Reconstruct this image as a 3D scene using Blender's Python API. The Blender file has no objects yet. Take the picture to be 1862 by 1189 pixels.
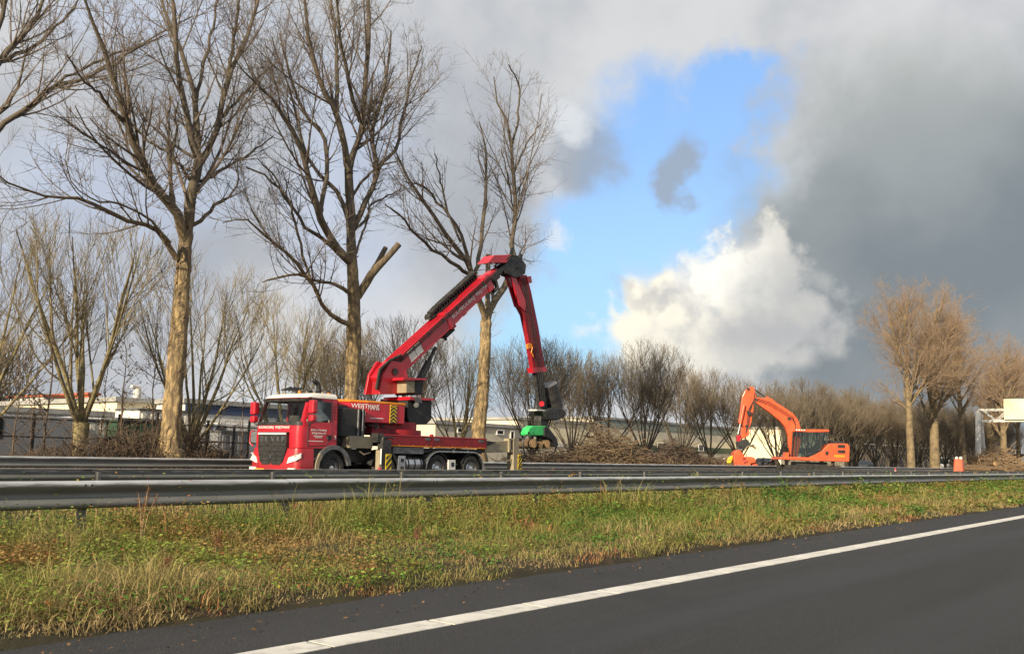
import bpy, bmesh, math, random
import numpy as np
from mathutils import Vector, Matrix

SC = bpy.context.scene
COL = SC.collection
rad = math.radians
rng = np.random.default_rng(11)
random.seed(5)

# ------------------------------------------------------------------ camera
IW, IH, FPX = 1862.0, 1189.0, 1700.0
YAW, PITCH, ROLL, EYE = rad(38.8), rad(7.83), rad(1.24), 1.2
CF = np.array([math.cos(YAW)*math.cos(PITCH), math.sin(YAW)*math.cos(PITCH), math.sin(PITCH)])
_rt = np.array([math.sin(YAW), -math.cos(YAW), 0.0])
_up = np.cross(_rt, CF)
CR = _rt*math.cos(ROLL) + _up*math.sin(ROLL)
CU = -_rt*math.sin(ROLL) + _up*math.cos(ROLL)
CO = np.array([0.0, 0.0, EYE])
cam_d = bpy.data.cameras.new('camera')
cam = bpy.data.objects.new('camera', cam_d); COL.objects.link(cam)
cam_d.sensor_fit = 'HORIZONTAL'; cam_d.sensor_width = 36.0
cam_d.lens = 36.0*FPX/IW
cam_d.clip_start = 0.05; cam_d.clip_end = 5000
mw = Matrix.Identity(4)
for i in range(3):
    mw[i][0] = CR[i]; mw[i][1] = CU[i]; mw[i][2] = -CF[i]; mw[i][3] = CO[i]
cam.matrix_world = mw
SC.camera = cam

def ray(px, py):
    return CF + CR*(px-IW/2)/FPX + CU*(IH/2-py)/FPX
def P(px, py, Y):
    """the point of the vertical plane at lateral distance Y (metres) seen at a photo position"""
    d = ray(px, py); return CO + d*(Y/d[1])
def XZ(px, py, Y):
    p = P(px, py, Y); return (p[0], p[2])

# ------------------------------------------------------------------ light
SUN_AZ = np.array([-0.992, -0.125]); SUN_EL = rad(21)
sv = Vector((SUN_AZ[0]*math.cos(SUN_EL), SUN_AZ[1]*math.cos(SUN_EL), math.sin(SUN_EL))).normalized()
sl = bpy.data.lights.new('sun', 'SUN'); sl.energy = 5.0; sl.angle = rad(0.53); sl.color = (1.0, 0.84, 0.60)
so = bpy.data.objects.new('sun', sl); COL.objects.link(so)
so.rotation_euler = sv.to_track_quat('Z', 'Y').to_euler()
so.location = (-30, 0, 40)

SC.view_settings.view_transform = 'Standard'
SC.view_settings.look = 'None'
SC.view_settings.exposure = 0.5
SC.view_settings.gamma = 1.0
SC.view_settings.use_curve_mapping = False
SC.render.film_transparent = False
try:
    SC.cycles.max_bounces = 4; SC.cycles.diffuse_bounces = 2; SC.cycles.glossy_bounces = 2; SC.cycles.transmission_bounces = 2; SC.cycles.transparent_max_bounces = 8
    SC.cycles.use_denoising = True
except Exception: pass

# ------------------------------------------------------------------ sky
W = bpy.data.worlds.new('World'); SC.world = W; W.use_nodes = True
try: W.cycles.sampling_method = 'MANUAL'; W.cycles.sample_map_resolution = 256
except Exception: pass
nt = W.node_tree; nt.nodes.clear()
class NT:
    def __init__(s, nt): s.nt = nt
    def n(s, t, **k):
        o = s.nt.nodes.new(t)
        for a, b in k.items(): setattr(o, a, b)
        return o
    def put(s, sock, v):
        if v is None: return
        if isinstance(v, bpy.types.NodeSocket): s.nt.links.new(v, sock)
        elif isinstance(v, (tuple, list)) and len(v) == 3 and sock.type == 'RGBA': sock.default_value = (*v, 1)
        else: sock.default_value = v
    def m(s, op, a, b=None, c=None, clamp=False):
        o = s.n('ShaderNodeMath', operation=op); o.use_clamp = clamp
        for i, v in enumerate((a, b, c)):
            if v is not None: s.put(o.inputs[i], v)
        return o.outputs[0]
    def dot(s, a, v):
        o = s.n('ShaderNodeVectorMath', operation='DOT_PRODUCT'); s.put(o.inputs[0], a); o.inputs[1].default_value = v
        return o.outputs['Value']
    def noise(s, vec, scale, detail=6, rough=.55, dist=0.0, off=None):
        if off is not None:
            a = s.n('ShaderNodeVectorMath', operation='ADD'); s.put(a.inputs[0], vec); a.inputs[1].default_value = off; vec = a.outputs[0]
        o = s.n('ShaderNodeTexNoise'); s.put(o.inputs['Vector'], vec)
        o.inputs['Scale'].default_value = scale; o.inputs['Detail'].default_value = detail
        o.inputs['Roughness'].default_value = rough; o.inputs['Distortion'].default_value = dist
        return o.outputs['Fac']
    def mr(s, v, a, b, c=0.0, d=1.0, smooth=True):
        o = s.n('ShaderNodeMapRange'); o.interpolation_type = 'SMOOTHSTEP' if smooth else 'LINEAR'
        s.put(o.inputs[0], v)
        for i, x in enumerate((a, b, c, d)): o.inputs[i+1].default_value = x
        return o.outputs[0]
    def mix(s, f, a, b, blend='MIX'):
        o = s.n('ShaderNodeMix', data_type='RGBA', blend_type=blend)
        s.put(o.inputs['Factor'], f); s.put(o.inputs[6], a); s.put(o.inputs[7], b)
        return o.outputs[2]
w = NT(nt)
tc = w.n('ShaderNodeTexCoord').outputs['Generated']
fh = (math.cos(YAW), math.sin(YAW), 0.0); rh = (math.sin(YAW), -math.cos(YAW), 0.0)
az = w.m('ARCTAN2', w.dot(tc, rh), w.dot(tc, fh))
el = w.m('ARCSINE', w.dot(tc, (0, 0, 1)))
n1 = w.noise(tc, 5.0, 5, .60, off=(3.1, 1.7, .3)); n2 = w.noise(tc, 5.0, 5, .60, off=(9.3, 4.1, 7.7))
f1 = w.noise(tc, 22.0, 4, .62, off=(1.3, 2.2, 5.1)); f2 = w.noise(tc, 22.0, 4, .62, off=(6.6, 8.1, 2.4))
def warp(base, a, ka, b, kb):
    t = w.m('MULTIPLY_ADD', w.m('SUBTRACT', a, .5), ka, base)
    return w.m('MULTIPLY_ADD', w.m('SUBTRACT', b, .5), kb, t)
A1 = warp(az, n1, .24, f1, .03); E1 = warp(el, n2, .20, f2, .03)     # soft edges
A2 = warp(az, n1, .10, f1, .055); E2 = warp(el, n2, .09, f2, .055)    # crisp billows
def sky_dir(px, py):
    d = ray(px, py); d = d/np.linalg.norm(d)
    return math.atan2(d@np.array(rh), d@np.array(fh)), math.asin(d[2])
def blob(px, py, rx, ry, soft=.35, rot=0.0, crisp=False):
    ca, ce = sky_dir(px, py); A, E = (A2, E2) if crisp else (A1, E1)
    da = w.m('SUBTRACT', A, ca); de = w.m('SUBTRACT', E, ce)
    c, s_ = math.cos(rot), math.sin(rot)
    u = w.m('MULTIPLY_ADD', da, c/(rx/FPX), w.m('MULTIPLY', de, s_/(rx/FPX)))
    v = w.m('MULTIPLY_ADD', de, c/(ry/FPX), w.m('MULTIPLY', da, -s_/(ry/FPX)))
    d = w.m('SQRT', w.m('MULTIPLY_ADD', u, u, w.m('MULTIPLY', v, v)))
    return w.mr(d, 1-soft, 1+soft, 1, 0)
def field(px, py, rx, ry):
    ca, ce = sky_dir(px, py); u = w.m('MULTIPLY', w.m('SUBTRACT', A2, ca), FPX/rx); v = w.m('MULTIPLY', w.m('SUBTRACT', E2, ce), FPX/ry)
    return w.m('SUBTRACT', 1.0, w.m('SQRT', w.m('MULTIPLY_ADD', u, u, w.m('MULTIPLY', v, v))))
def union(bs):
    o = bs[0]
    for b in bs[1:]: o = w.m('MAXIMUM', o, b)
    return o
sky = w.n('ShaderNodeTexSky', sky_type='NISHITA'); sky.sun_disc = False
sky.sun_elevation = SUN_EL; sky.sun_rotation = math.atan2(SUN_AZ[0], SUN_AZ[1])
sky.air_density = 1.0; sky.dust_density = 0.6; sky.ozone_density = 2.0
K = 10.0/2**0.5      # cloud radiances below are what the camera shows
def kc(r, g, b): return (r*K, g*K, b*K)
base_n = w.noise(tc, 3.4, 5, .52, off=(.4, 5.2, 1.1))
cloud = w.mix(w.mr(base_n, .38, .60), kc(.44, .465, .51), kc(.70, .71, .72))
fine = w.noise(tc, 9, 5, .6, off=(7, 1, 3))
cloud = w.mix(w.m('MULTIPLY', w.mr(fine, .35, .7), .35), cloud, kc(.74, .745, .76))
blue = w.mix(.55, w.mix(1.0, sky.outputs[0], (1.5, 1.5, 1.55), 'MULTIPLY'), kc(.30, .55, 1.0))
blue = w.mix(w.mr(el, .02, .34, 1, 0), blue, kc(.46, .77, 1.0))
bl = union([blob(1215, 330, 170, 190, .3), blob(1100, 500, 130, 160, .35), blob(1345, 190, 90, 85, .35),
            blob(1010, 620, 150, 100, .4), blob(1330, 330, 80, 110, .3)])
pale = union([blob(190, 330, 190, 70, .6), blob(90, 480, 200, 60, .7), blob(640, 330, 90, 200, .8), blob(300, 20, 200, 60, .8)])
far_blue = w.mr(w.noise(tc, 1.6, 4, .5, off=(2, 8, 4)), .56, .68)   # the rest of the sky breaks up the same way
dir_front = w.mr(w.dot(tc, tuple(CF)), .55, .8)
far_blue = w.m('MULTIPLY', far_blue, w.m('SUBTRACT', 1.0, dir_front))
c = w.mix(w.m('MULTIPLY', pale, .42), cloud, kc(.62, .74, .98))
c = w.mix(w.m('MAXIMUM', bl, far_blue), c, blue)
grey = union([blob(1268, 300, 42, 62, .5), blob(1060, 290, 85, 75, .5), blob(1270, 345, 30, 45, .5)])
c = w.mix(w.m('MULTIPLY', grey, .85), c, kc(.36, .41, .48))
wisp = union([blob(1012, 445, 26, 20, .6, crisp=True), blob(1030, 220, 45, 22, .7, crisp=True), blob(1430, 330, 40, 80, .7, crisp=True)])
c = w.mix(w.m('MULTIPLY', wisp, .7), c, kc(.80, .84, .88))
dk_n = w.noise(tc, 4.5, 4, .5, off=(5, 5, 1))
dark = union([blob(1700, 420, 290, 270, .35), blob(1620, 640, 200, 120, .5), blob(1830, 600, 260, 200, .5)])
dcol = w.mix(w.mr(dk_n, .36, .66), kc(.22, .258, .285), kc(.35, .385, .40))
dcol = w.mix(w.mr(el, .28, .46), dcol, kc(.52, .54, .52))
c = w.mix(w.m('MULTIPLY', dark, .95), c, dcol)
bil = w.m('ABSOLUTE', w.m('MULTIPLY_ADD', w.noise(tc, 17, 1, .5, off=(4.2, 1.1, 6.3)), 2.0, -1.0))
bil2 = w.m('ABSOLUTE', w.m('MULTIPLY_ADD', f2, 2.0, -1.0))
puff = w.m('MULTIPLY_ADD', bil2, .45, w.m('MULTIPLY', bil, .8))
cf = union([field(1345, 505, 95, 80), field(1420, 485, 80, 78), field(1235, 560, 120, 80), field(1430, 575, 140, 105), field(1175, 610, 100, 70), field(1320, 635, 250, 70)])
cum = w.mr(w.m('ADD', cf, w.m('MULTIPLY_ADD', puff, .9, -.22)), -.06, .42)
cn = w.noise(tc, 13, 5, .6, off=(2.5, 3.5, 9))
sh = w.m('MULTIPLY_ADD', w.m('SUBTRACT', puff, .25), .35, cn)
ccol = w.mix(w.mr(sh, .36, .62), kc(.70, .69, .65), kc(1.06, 1.0, .84))
ccol = w.mix(w.m('MULTIPLY', blob(1345, 495, 85, 60, .9, crisp=True), .85), ccol, kc(1.2, 1.17, 1.06))
ccol = w.mix(w.m('MULTIPLY', blob(1390, 640, 200, 45, .9), .5), ccol, kc(.74, .73, .69))
ccol = w.mix(w.m('MULTIPLY', blob(1520, 560, 110, 130, .8), .8), ccol, kc(.50, .51, .52))
c = w.mix(cum, c, ccol)
streak = union([blob(1240, 545, 75, 14, .7), blob(1450, 590, 90, 24, .7)])
c = w.mix(w.m('MULTIPLY', streak, .55), c, kc(.50, .50, .52))
bg = w.n('ShaderNodeBackground'); w.put(bg.inputs[0], c); bg.inputs[1].default_value = 0.1
ow = w.n('ShaderNodeOutputWorld'); nt.links.new(bg.outputs[0], ow.inputs[0])

# ------------------------------------------------------------------ materials
MATS = {}
def mat(name, c1, c2=None, scale=6.0, rough=.6, metal=0.0, bump=0.0, bscale=None, spec=.5, detail=6, stretch=None, coat=0.0, lo=.35, hi=.65, trans=0.0):
    if name in MATS: return MATS[name]
    m = bpy.data.materials.new(name); m.use_nodes = True
    t = NT(m.node_tree); b = m.node_tree.nodes['Principled BSDF']
    vec = t.n('ShaderNodeTexCoord').outputs['Object']
    if stretch:
        mp = t.n('ShaderNodeMapping'); t.put(mp.inputs[0], vec); mp.inputs['Scale'].default_value = stretch; vec = mp.outputs[0]
    if c2 is not None:
        f = t.noise(vec, scale, detail, .62)
        t.put(b.inputs['Base Color'], t.mix(t.mr(f, lo, hi), (*c1, 1), (*c2, 1)))
    else: b.inputs['Base Color'].default_value = (*c1, 1)
    r2 = t.noise(vec, (scale or 5)*1.7, 4, .6, off=(3, 3, 3))
    t.put(b.inputs['Roughness'], t.mr(r2, .3, .7, max(.02, rough-.08), min(1, rough+.1), smooth=False))
    b.inputs['Metallic'].default_value = metal
    b.inputs['Specular IOR Level'].default_value = spec
    if coat: b.inputs['Coat Weight'].default_value = coat; b.inputs['Coat Roughness'].default_value = .08
    if bump:
        bn = t.n('ShaderNodeBump'); bn.inputs['Strength'].default_value = bump; bn.inputs['Distance'].default_value = .02
        t.put(bn.inputs['Height'], t.noise(vec, bscale or scale*4, 6, .65)); t.put(b.inputs['Normal'], bn.outputs[0])
    MATS[name] = m; return m
def mat_attr(name, rough=.7, trans=.25):
    m = bpy.data.materials.new(name); m.use_nodes = True; t = NT(m.node_tree); b = m.node_tree.nodes['Principled BSDF']
    a = t.n('ShaderNodeAttribute'); a.attribute_name = 'Col'
    t.put(b.inputs['Base Color'], a.outputs['Color']); b.inputs['Roughness'].default_value = rough; b.inputs['Specular IOR Level'].default_value = .25
    if trans:
        tr = t.n('ShaderNodeBsdfTranslucent'); t.put(tr.inputs[0], a.outputs['Color'])
        mx = t.n('ShaderNodeMixShader'); mx.inputs[0].default_value = trans
        m.node_tree.links.new(b.outputs[0], mx.inputs[1]); m.node_tree.links.new(tr.outputs[0], mx.inputs[2])
        m.node_tree.links.new(mx.outputs[0], m.node_tree.nodes['Material Output'].inputs[0])
    MATS[name] = m; return m

mat('red', (.54, .013, .028), (.43, .011, .024), 1.6, .34, spec=.5, coat=.4)
mat('red_dull', (.34, .012, .022), (.22, .010, .018), 2.5, .45, spec=.4)
mat('orange', (.74, .115, .035), (.60, .085, .026), 2.0, .40, coat=.2)
def grime(name, z0, z1, amt, col):
    t = NT(MATS[name].node_tree); b = MATS[name].node_tree.nodes['Principled BSDF']; vec = t.n('ShaderNodeTexCoord').outputs['Object']
    z = t.dot(vec, (0, 0, 1)); n = t.noise(vec, 3.1, 8, .7, off=(5, 2, 8)); n2 = t.noise(vec, 11, 6, .7, off=(1, 7, 3))
    low = t.mr(t.m('MULTIPLY_ADD', t.m('SUBTRACT', n, .5), 1.6, z), z1, z0)
    f = t.m('MULTIPLY', t.m('MAXIMUM', low, t.mr(n2, .56, .72)), t.mr(n, .3, .7, .25*amt, amt))
    old = b.inputs['Base Color'].links[0].from_socket
    t.put(b.inputs['Base Color'], t.mix(f, old, (*col, 1)))
    ro = b.inputs['Roughness'].links[0].from_socket; t.put(b.inputs['Roughness'], t.m('MULTIPLY_ADD', f, .4, ro, clamp=True))
grime('red', .3, 1.5, .55, (.10, .045, .035)); grime('red_dull', .3, 2.6, .6, (.085, .045, .035)); grime('orange', .4, 2.0, .6, (.16, .085, .045))
mat('orange_amber', (.85, .28, .02), None, 4, .35)
mat('black', (.012, .012, .013), (.03, .029, .028), 3, .55)
mat('rubber', (.014, .014, .015), (.04, .037, .033), 5, .85, bump=.2)
mat('dark_metal', (.022, .023, .026), (.06, .058, .055), 5, .5, metal=.3)
mat('grey_metal', (.20, .205, .21), (.12, .12, .12), 6, .45, metal=.5)
mat('silver', (.62, .63, .64), (.45, .45, .44), 5, .28, metal=.9)
mat('chrome', (.80, .80, .80), None, 5, .15, metal=1)
mat('beige', (.34, .29, .19), (.26, .22, .15), 3, .6)
mat('white', (.78, .76, .70), (.66, .64, .58), 3, .45)
mat('print_white', (.86, .82, .78), None, 3, .5)
mat('yellow', (.82, .58, .03), (.70, .48, .03), 4, .5)
mat('plate', (.80, .42, .02), None, 4, .4)
mat('green', (.05, .62, .16), (.04, .48, .12), 3, .4)
mat('glass', (.012, .016, .018), None, 3, .04, spec=.9)
def clear_glass():
    m = bpy.data.materials.new('clear_glass'); m.use_nodes = True; t = NT(m.node_tree); n = m.node_tree.nodes; n.remove(n['Principled BSDF'])
    tr = t.n('ShaderNodeBsdfTransparent'); tr.inputs[0].default_value = (.78, .84, .82, 1); gl = t.n('ShaderNodeBsdfGlossy'); gl.inputs['Roughness'].default_value = .03
    fr = t.n('ShaderNodeFresnel'); fr.inputs[0].default_value = 1.55; mx = t.n('ShaderNodeMixShader')
    m.node_tree.links.new(fr.outputs[0], mx.inputs[0]); m.node_tree.links.new(tr.outputs[0], mx.inputs[1]); m.node_tree.links.new(gl.outputs[0], mx.inputs[2])
    m.node_tree.links.new(mx.outputs[0], n['Material Output'].inputs[0]); MATS['clear_glass'] = m
clear_glass()
mat('cab_lining', (.36, .34, .30), (.28, .265, .24), 3, .8)
mat('seat_cloth', (.05, .045, .045), (.09, .08, .075), 6, .9)
mat('glass_pale', (.10, .12, .13), (.05, .06, .06), 2, .06, spec=.9)
mat('lamp', (.85, .80, .72), None, 3, .15, coat=.5)
mat('lamp_orange', (.9, .25, .02), None, 3, .25)
mat('wood_cut', (.62, .40, .18), (.42, .24, .10), 7, .8)
mat('log_bark', (.17, .115, .065), (.075, .05, .03), 9, .9, bump=.5)
mat('twig', (.36, .25, .14), (.19, .13, .08), 5, .85)
mat('twig_dark', (.15, .105, .07), (.07, .05, .035), 5, .85)
mat('bark', (.42, .305, .15), (.15, .11, .065), 3.2, .9, bump=1.0, bscale=7, stretch=(3, 3, .8), lo=.36, hi=.6)
mat('bark_limb', (.16, .13, .09), (.065, .054, .043), 4, .9, bump=.5, bscale=14)
mat('bark_twig', (.19, .15, .115), (.105, .084, .067), 3, .9)
def bark_height():
    t = NT(MATS['bark'].node_tree); b = MATS['bark'].node_tree.nodes['Principled BSDF']; vec = t.n('ShaderNodeTexCoord').outputs['Object']
    z = t.m('MULTIPLY_ADD', t.noise(vec, 1.3, 5, .6, off=(2, 2, 2)), 3.0, t.dot(vec, (0, 0, 1)))     # old cork bark gives way to smooth young bark
    old = b.inputs['Base Color'].links[0].from_socket
    t.put(b.inputs['Base Color'], t.mix(t.mr(z, 7.5, 13.0), old, t.mix(t.noise(vec, 4, 5, .6), (.07, .058, .046, 1), (.165, .135, .095, 1))))
bark_height()
mat('bark_olive', (.30, .25, .12), (.14, .115, .065), 3, .9, bump=.4)
mat('twig_olive', (.34, .28, .165), (.20, .165, .10), 2, .9)
mat('twig_brown', (.235, .19, .13), (.14, .112, .08), 1.2, .9)
mat('bark_far', (.26, .195, .11), (.13, .10, .06), 2, .9, bump=.3)
mat('twig_pink', (.40, .285, .19), (.28, .20, .13), .8, .9)
mat('leaf_mix', (.16, .15, .04), (.22, .12, .03), 3, .8)
mat('cream', (.84, .75, .52), (.76, .67, .46), .5, .8)
mat('cream_dim', (.64, .58, .45), (.55, .50, .39), .6, .8)
mat('wall_grey', (.38, .375, .35), (.30, .295, .28), .7, .8)
mat('wall_white', (.82, .79, .72), (.68, .65, .60), .5, .8)
mat('wall_pink', (.58, .49, .44), (.48, .40, .36), .8, .85)
mat('roof_green', (.27, .30, .25), (.22, .25, .21), .6, .8)
mat('wall_black', (.022, .022, .024), (.035, .035, .035), .6, .5)
mat('dark_green', (.02, .06, .035), (.03, .075, .045), 1, .6)
mat('blue_panel', (.035, .06, .13), (.05, .08, .16), 1, .5)
mat('brick_red', (.42, .12, .06), (.34, .10, .05), 4, .85)
mat('fence_dark', (.03, .03, .03), (.05, .045, .04), 4, .7)
mat('car_dark', (.03, .035, .045), None, 3, .25, coat=.6)
mat('car_white', (.72, .72, .70), None, 3, .3, coat=.5)
mat('car_red', (.45, .03, .02), None, 3, .3, coat=.5)
mat('car_grey', (.22, .23, .25), None, 3, .3, coat=.5)
mat_attr('foliage', .75, .3)
mat_attr('dead_leaf', .85, .15)

# ------------------------------------------------------------------ mesh helpers
ORG = {}
def tag(o, label=None, cat=None, group=None, kind=None):
    if label: o['label'] = label
    if cat: o['category'] = cat
    if group: o['group'] = group
    if kind: o['kind'] = kind
    return o
def thing(name, loc, label, cat, group=None, rz=0.0):
    o = bpy.data.objects.new(name, None); COL.objects.link(o)
    o.location = loc; o.rotation_euler = (0, 0, rz); o.empty_display_size = .3
    ORG[o.name] = np.array(loc, float)
    return tag(o, label, cat, group)
def mesh_np(name, V, F, smooth=False):
    """V (n,3), F (m,k) quads or triangles"""
    me = bpy.data.meshes.new(name)
    V = np.ascontiguousarray(V, dtype=np.float32); F = np.ascontiguousarray(F, dtype=np.int32)
    me.vertices.add(len(V)); me.vertices.foreach_set('co', V.ravel())
    k = F.shape[1]
    me.loops.add(F.size); me.loops.foreach_set('vertex_index', F.ravel())
    me.polygons.add(len(F)); me.polygons.foreach_set('loop_start', np.arange(0, F.size, k, dtype=np.int32))
    me.polygons.foreach_set('loop_total', np.full(len(F), k, dtype=np.int32))
    if smooth: me.polygons.foreach_set('use_smooth', np.ones(len(F), dtype=bool))
    me.update(calc_edges=True)
    return me
def link(name, me, m, parent=None):
    o = bpy.data.objects.new(name, me); COL.objects.link(o)
    if m and not me.materials: me.materials.append(MATS[m] if isinstance(m, str) else m)
    if parent is not None: o.parent = parent
    return o
def root_org(o):
    while o is not None and o.parent is not None: o = o.parent
    return ORG.get(o.name, np.zeros(3)) if o is not None else np.zeros(3)
class MB:
    def __init__(s): s.v = []; s.f = []
    def add(s, vs, fs):
        b = len(s.v); s.v += [tuple(map(float, p)) for p in vs]; s.f += [tuple(b+i for i in f) for f in fs]; return s
    def box(s, x0, x1, y0, y1, z0, z1):
        return s.add([(x0,y0,z0),(x1,y0,z0),(x1,y1,z0),(x0,y1,z0),(x0,y0,z1),(x1,y0,z1),(x1,y1,z1),(x0,y1,z1)],
                     [(0,3,2,1),(4,5,6,7),(0,1,5,4),(1,2,6,5),(2,3,7,6),(3,0,4,7)])
    def obox(s, c, ax, ay, az_, h):
        c = np.array(c, float); ax, ay, az_ = [np.array(a, float)*q for a, q in zip((ax, ay, az_), h)]
        vs = [c+a*ax+b*ay+d*az_ for d in (-1, 1) for a, b in ((-1,-1),(1,-1),(1,1),(-1,1))]
        return s.add(vs, [(0,3,2,1),(4,5,6,7),(0,1,5,4),(1,2,6,5),(2,3,7,6),(3,0,4,7)])
    def prism(s, near, far):
        """two matching outlines joined by walls"""
        n = len(near)
        return s.add(list(near)+list(far), [tuple(range(n)), tuple(range(2*n-1, n-1, -1))]+[(i, n+i, n+(i+1) % n, (i+1) % n) for i in range(n)])
    def side(s, pts, y0, y1, ref=None):
        """photo outline (px,py) standing in the plane Y=ref, extruded from y0 to y1"""
        q = [XZ(a, b, ref if ref is not None else y0) for a, b in pts]
        return s.prism([(x, y0, z) for x, z in q], [(x, y1, z) for x, z in q])
    def xz(s, pts, y0, y1):
        return s.prism([(x, y0, z) for x, z in pts], [(x, y1, z) for x, z in pts])
    def tube(s, path, r, n=8, caps=True):
        path = [np.array(p, float) for p in path]; k = len(path)
        rr = r if hasattr(r, '__len__') else [r]*k
        d = path[-1]-path[0]; d = d/(np.linalg.norm(d)+1e-9)
        ref = np.array([0,0,1.]) if abs(d[2]) < .9 else np.array([0,1.,0])
        vs = []
        for i, p in enumerate(path):
            t = path[min(i+1, k-1)]-path[max(i-1, 0)]; t = t/(np.linalg.norm(t)+1e-9)
            a = np.cross(t, ref)
            if np.linalg.norm(a) < 1e-3: a = np.cross(t, np.array([1., .3, .2]))
            a /= np.linalg.norm(a); b = np.cross(t, a)
            vs += [p+rr[i]*(math.cos(2*math.pi*j/n)*a+math.sin(2*math.pi*j/n)*b) for j in range(n)]
        fs = [(i*n+j, i*n+(j+1) % n, (i+1)*n+(j+1) % n, (i+1)*n+j) for i in range(k-1) for j in range(n)]
        if caps: fs += [tuple(range(n-1, -1, -1)), tuple(range((k-1)*n, k*n))]
        return s.add(vs, fs)
    def cyl(s, a, b, r, n=16, r2=None): return s.tube([a, b], [r, r2 if r2 is not None else r], n)
    def lathe_y(s, c, prof, n=28):
        """profile (radius, y offset) spun about the Y axis through c"""
        k = len(prof); vs = []
        for rr, dy in prof:
            vs += [(c[0]+rr*math.cos(2*math.pi*j/n), c[1]+dy, c[2]+rr*math.sin(2*math.pi*j/n)) for j in range(n)]
        fs = [(i*n+j, i*n+(j+1) % n, (i+1)*n+(j+1) % n, (i+1)*n+j) for i in range(k-1) for j in range(n)]
        return s.add(vs, fs)
    def build(s, name, m, parent=None, smooth=False, bevel=0.0, label=None):
        o0 = root_org(parent)
        me = bpy.data.meshes.new(name)
        me.from_pydata([(p[0]-o0[0], p[1]-o0[1], p[2]-o0[2]) for p in s.v], [], s.f)
        bm = bmesh.new(); bm.from_mesh(me); bmesh.ops.recalc_face_normals(bm, faces=bm.faces)
        if smooth:
            for f in bm.faces: f.smooth = True
            for e in bm.edges:
                if len(e.link_faces) == 2 and e.calc_face_angle(0) > .7: e.smooth = False
        bm.to_mesh(me); bm.free(); me.update()
        o = link(name, me, m, parent)
        if bevel:
            b = o.modifiers.new('bevel', 'BEVEL'); b.width = bevel; b.segments = 2; b.limit_method = 'ANGLE'; b.angle_limit = rad(35)
        if label: o['label'] = label
        return o
def copy_tree(o, parent=None):
    c = o.copy(); COL.objects.link(c); c.parent = parent
    for ch in o.children: copy_tree(ch, c)
    return c
def text_mesh(body, size):
    cu = bpy.data.curves.new('lettering', 'FONT'); cu.body = body; cu.size = size; cu.align_x = 'LEFT'; cu.extrude = .003
    cu.resolution_u = 3
    ob = bpy.data.objects.new('lettering_tmp', cu); COL.objects.link(ob)
    dg = bpy.context.evaluated_depsgraph_get(); dg.update()
    me = bpy.data.meshes.new_from_object(ob.evaluated_get(dg)); bpy.data.objects.remove(ob); bpy.data.curves.remove(cu)
    return me
def lettering(name, body, start, ax, ay, height, width, m, parent, bold=0.0):
    """printed words: baseline from start along ax, letters rising along ay, fitted to a width"""
    me = text_mesh(body, 1.0)
    co = np.empty(len(me.vertices)*3, dtype=np.float32); me.vertices.foreach_get('co', co); co = co.reshape(-1, 3)
    mn, mx = co.min(0), co.max(0)
    u = (co[:, 0]-mn[0])/(mx[0]-mn[0])*width; v = (co[:, 1]-mn[1])/(mx[1]-mn[1])*height
    ax = np.array(ax, float); ax /= np.linalg.norm(ax); ay = np.array(ay, float); ay -= ax*(ay@ax); ay /= np.linalg.norm(ay)
    nz = np.cross(ax, ay)
    V = np.array(start)+u[:, None]*ax+v[:, None]*ay+co[:, 2:3]*nz - root_org(parent)
    me.vertices.foreach_set('co', V.astype(np.float32).ravel()); me.update()
    me.materials.clear()
    return link(name, me, m, parent)

# ------------------------------------------------------------------ ground, roads, verge
_perm = rng.random((256, 256))
def vnoise(x, y, s):
    """smooth value noise, 0..1"""
    x = np.asarray(x)/s+37.2; y = np.asarray(y)/s+91.7
    i = np.floor(x).astype(int); j = np.floor(y).astype(int); u = x-i; v = y-j
    u = u*u*(3-2*u); v = v*v*(3-2*v)
    g = lambda a, b: _perm[a % 256, b % 256]
    return (g(i, j)*(1-u)+g(i+1, j)*u)*(1-v)+(g(i, j+1)*(1-u)+g(i+1, j+1)*u)*v
def ground_mat(name, cols, scale, rough=.95, bump=.4, bscale=60, stretch=None, fine=True, spec=.3):
    m = bpy.data.materials.new(name); m.use_nodes = True; t = NT(m.node_tree); b = m.node_tree.nodes['Principled BSDF']
    vec = t.n('ShaderNodeTexCoord').outputs['Object']; v0 = vec
    if stretch:
        mp = t.n('ShaderNodeMapping'); t.put(mp.inputs[0], vec); mp.inputs['Scale'].default_value = stretch; vec = mp.outputs[0]
    c = t.mix(t.mr(t.noise(vec, scale, 6, .6), .35, .65), (*cols[0], 1), (*cols[1], 1))
    if len(cols) > 2:
        c = t.mix(t.mr(t.noise(v0, scale*2.7, 6, .6, off=(4, 4, 4)), .5, .68), c, (*cols[2], 1))
    if fine:
        g = t.noise(v0, bscale*1.5, 3, .7, off=(1, 2, 3))
        c = t.mix(t.mr(g, .55, .72), c, t.mix(.5, c, (.6, .6, .58, 1)))
        c = t.mix(t.mr(g, .45, .28), c, (.012, .012, .012, 1))
    t.put(b.inputs['Base Color'], c)
    b.inputs['Roughness'].default_value = rough; b.inputs['Specular IOR Level'].default_value = spec
    bn = t.n('ShaderNodeBump'); bn.inputs['Strength'].default_value = bump; bn.inputs['Distance'].default_value = .012
    t.put(bn.inputs['Height'], t.noise(v0, bscale, 5, .7)); t.put(b.inputs['Normal'], bn.outputs[0])
    MATS[name] = m; return m
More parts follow.
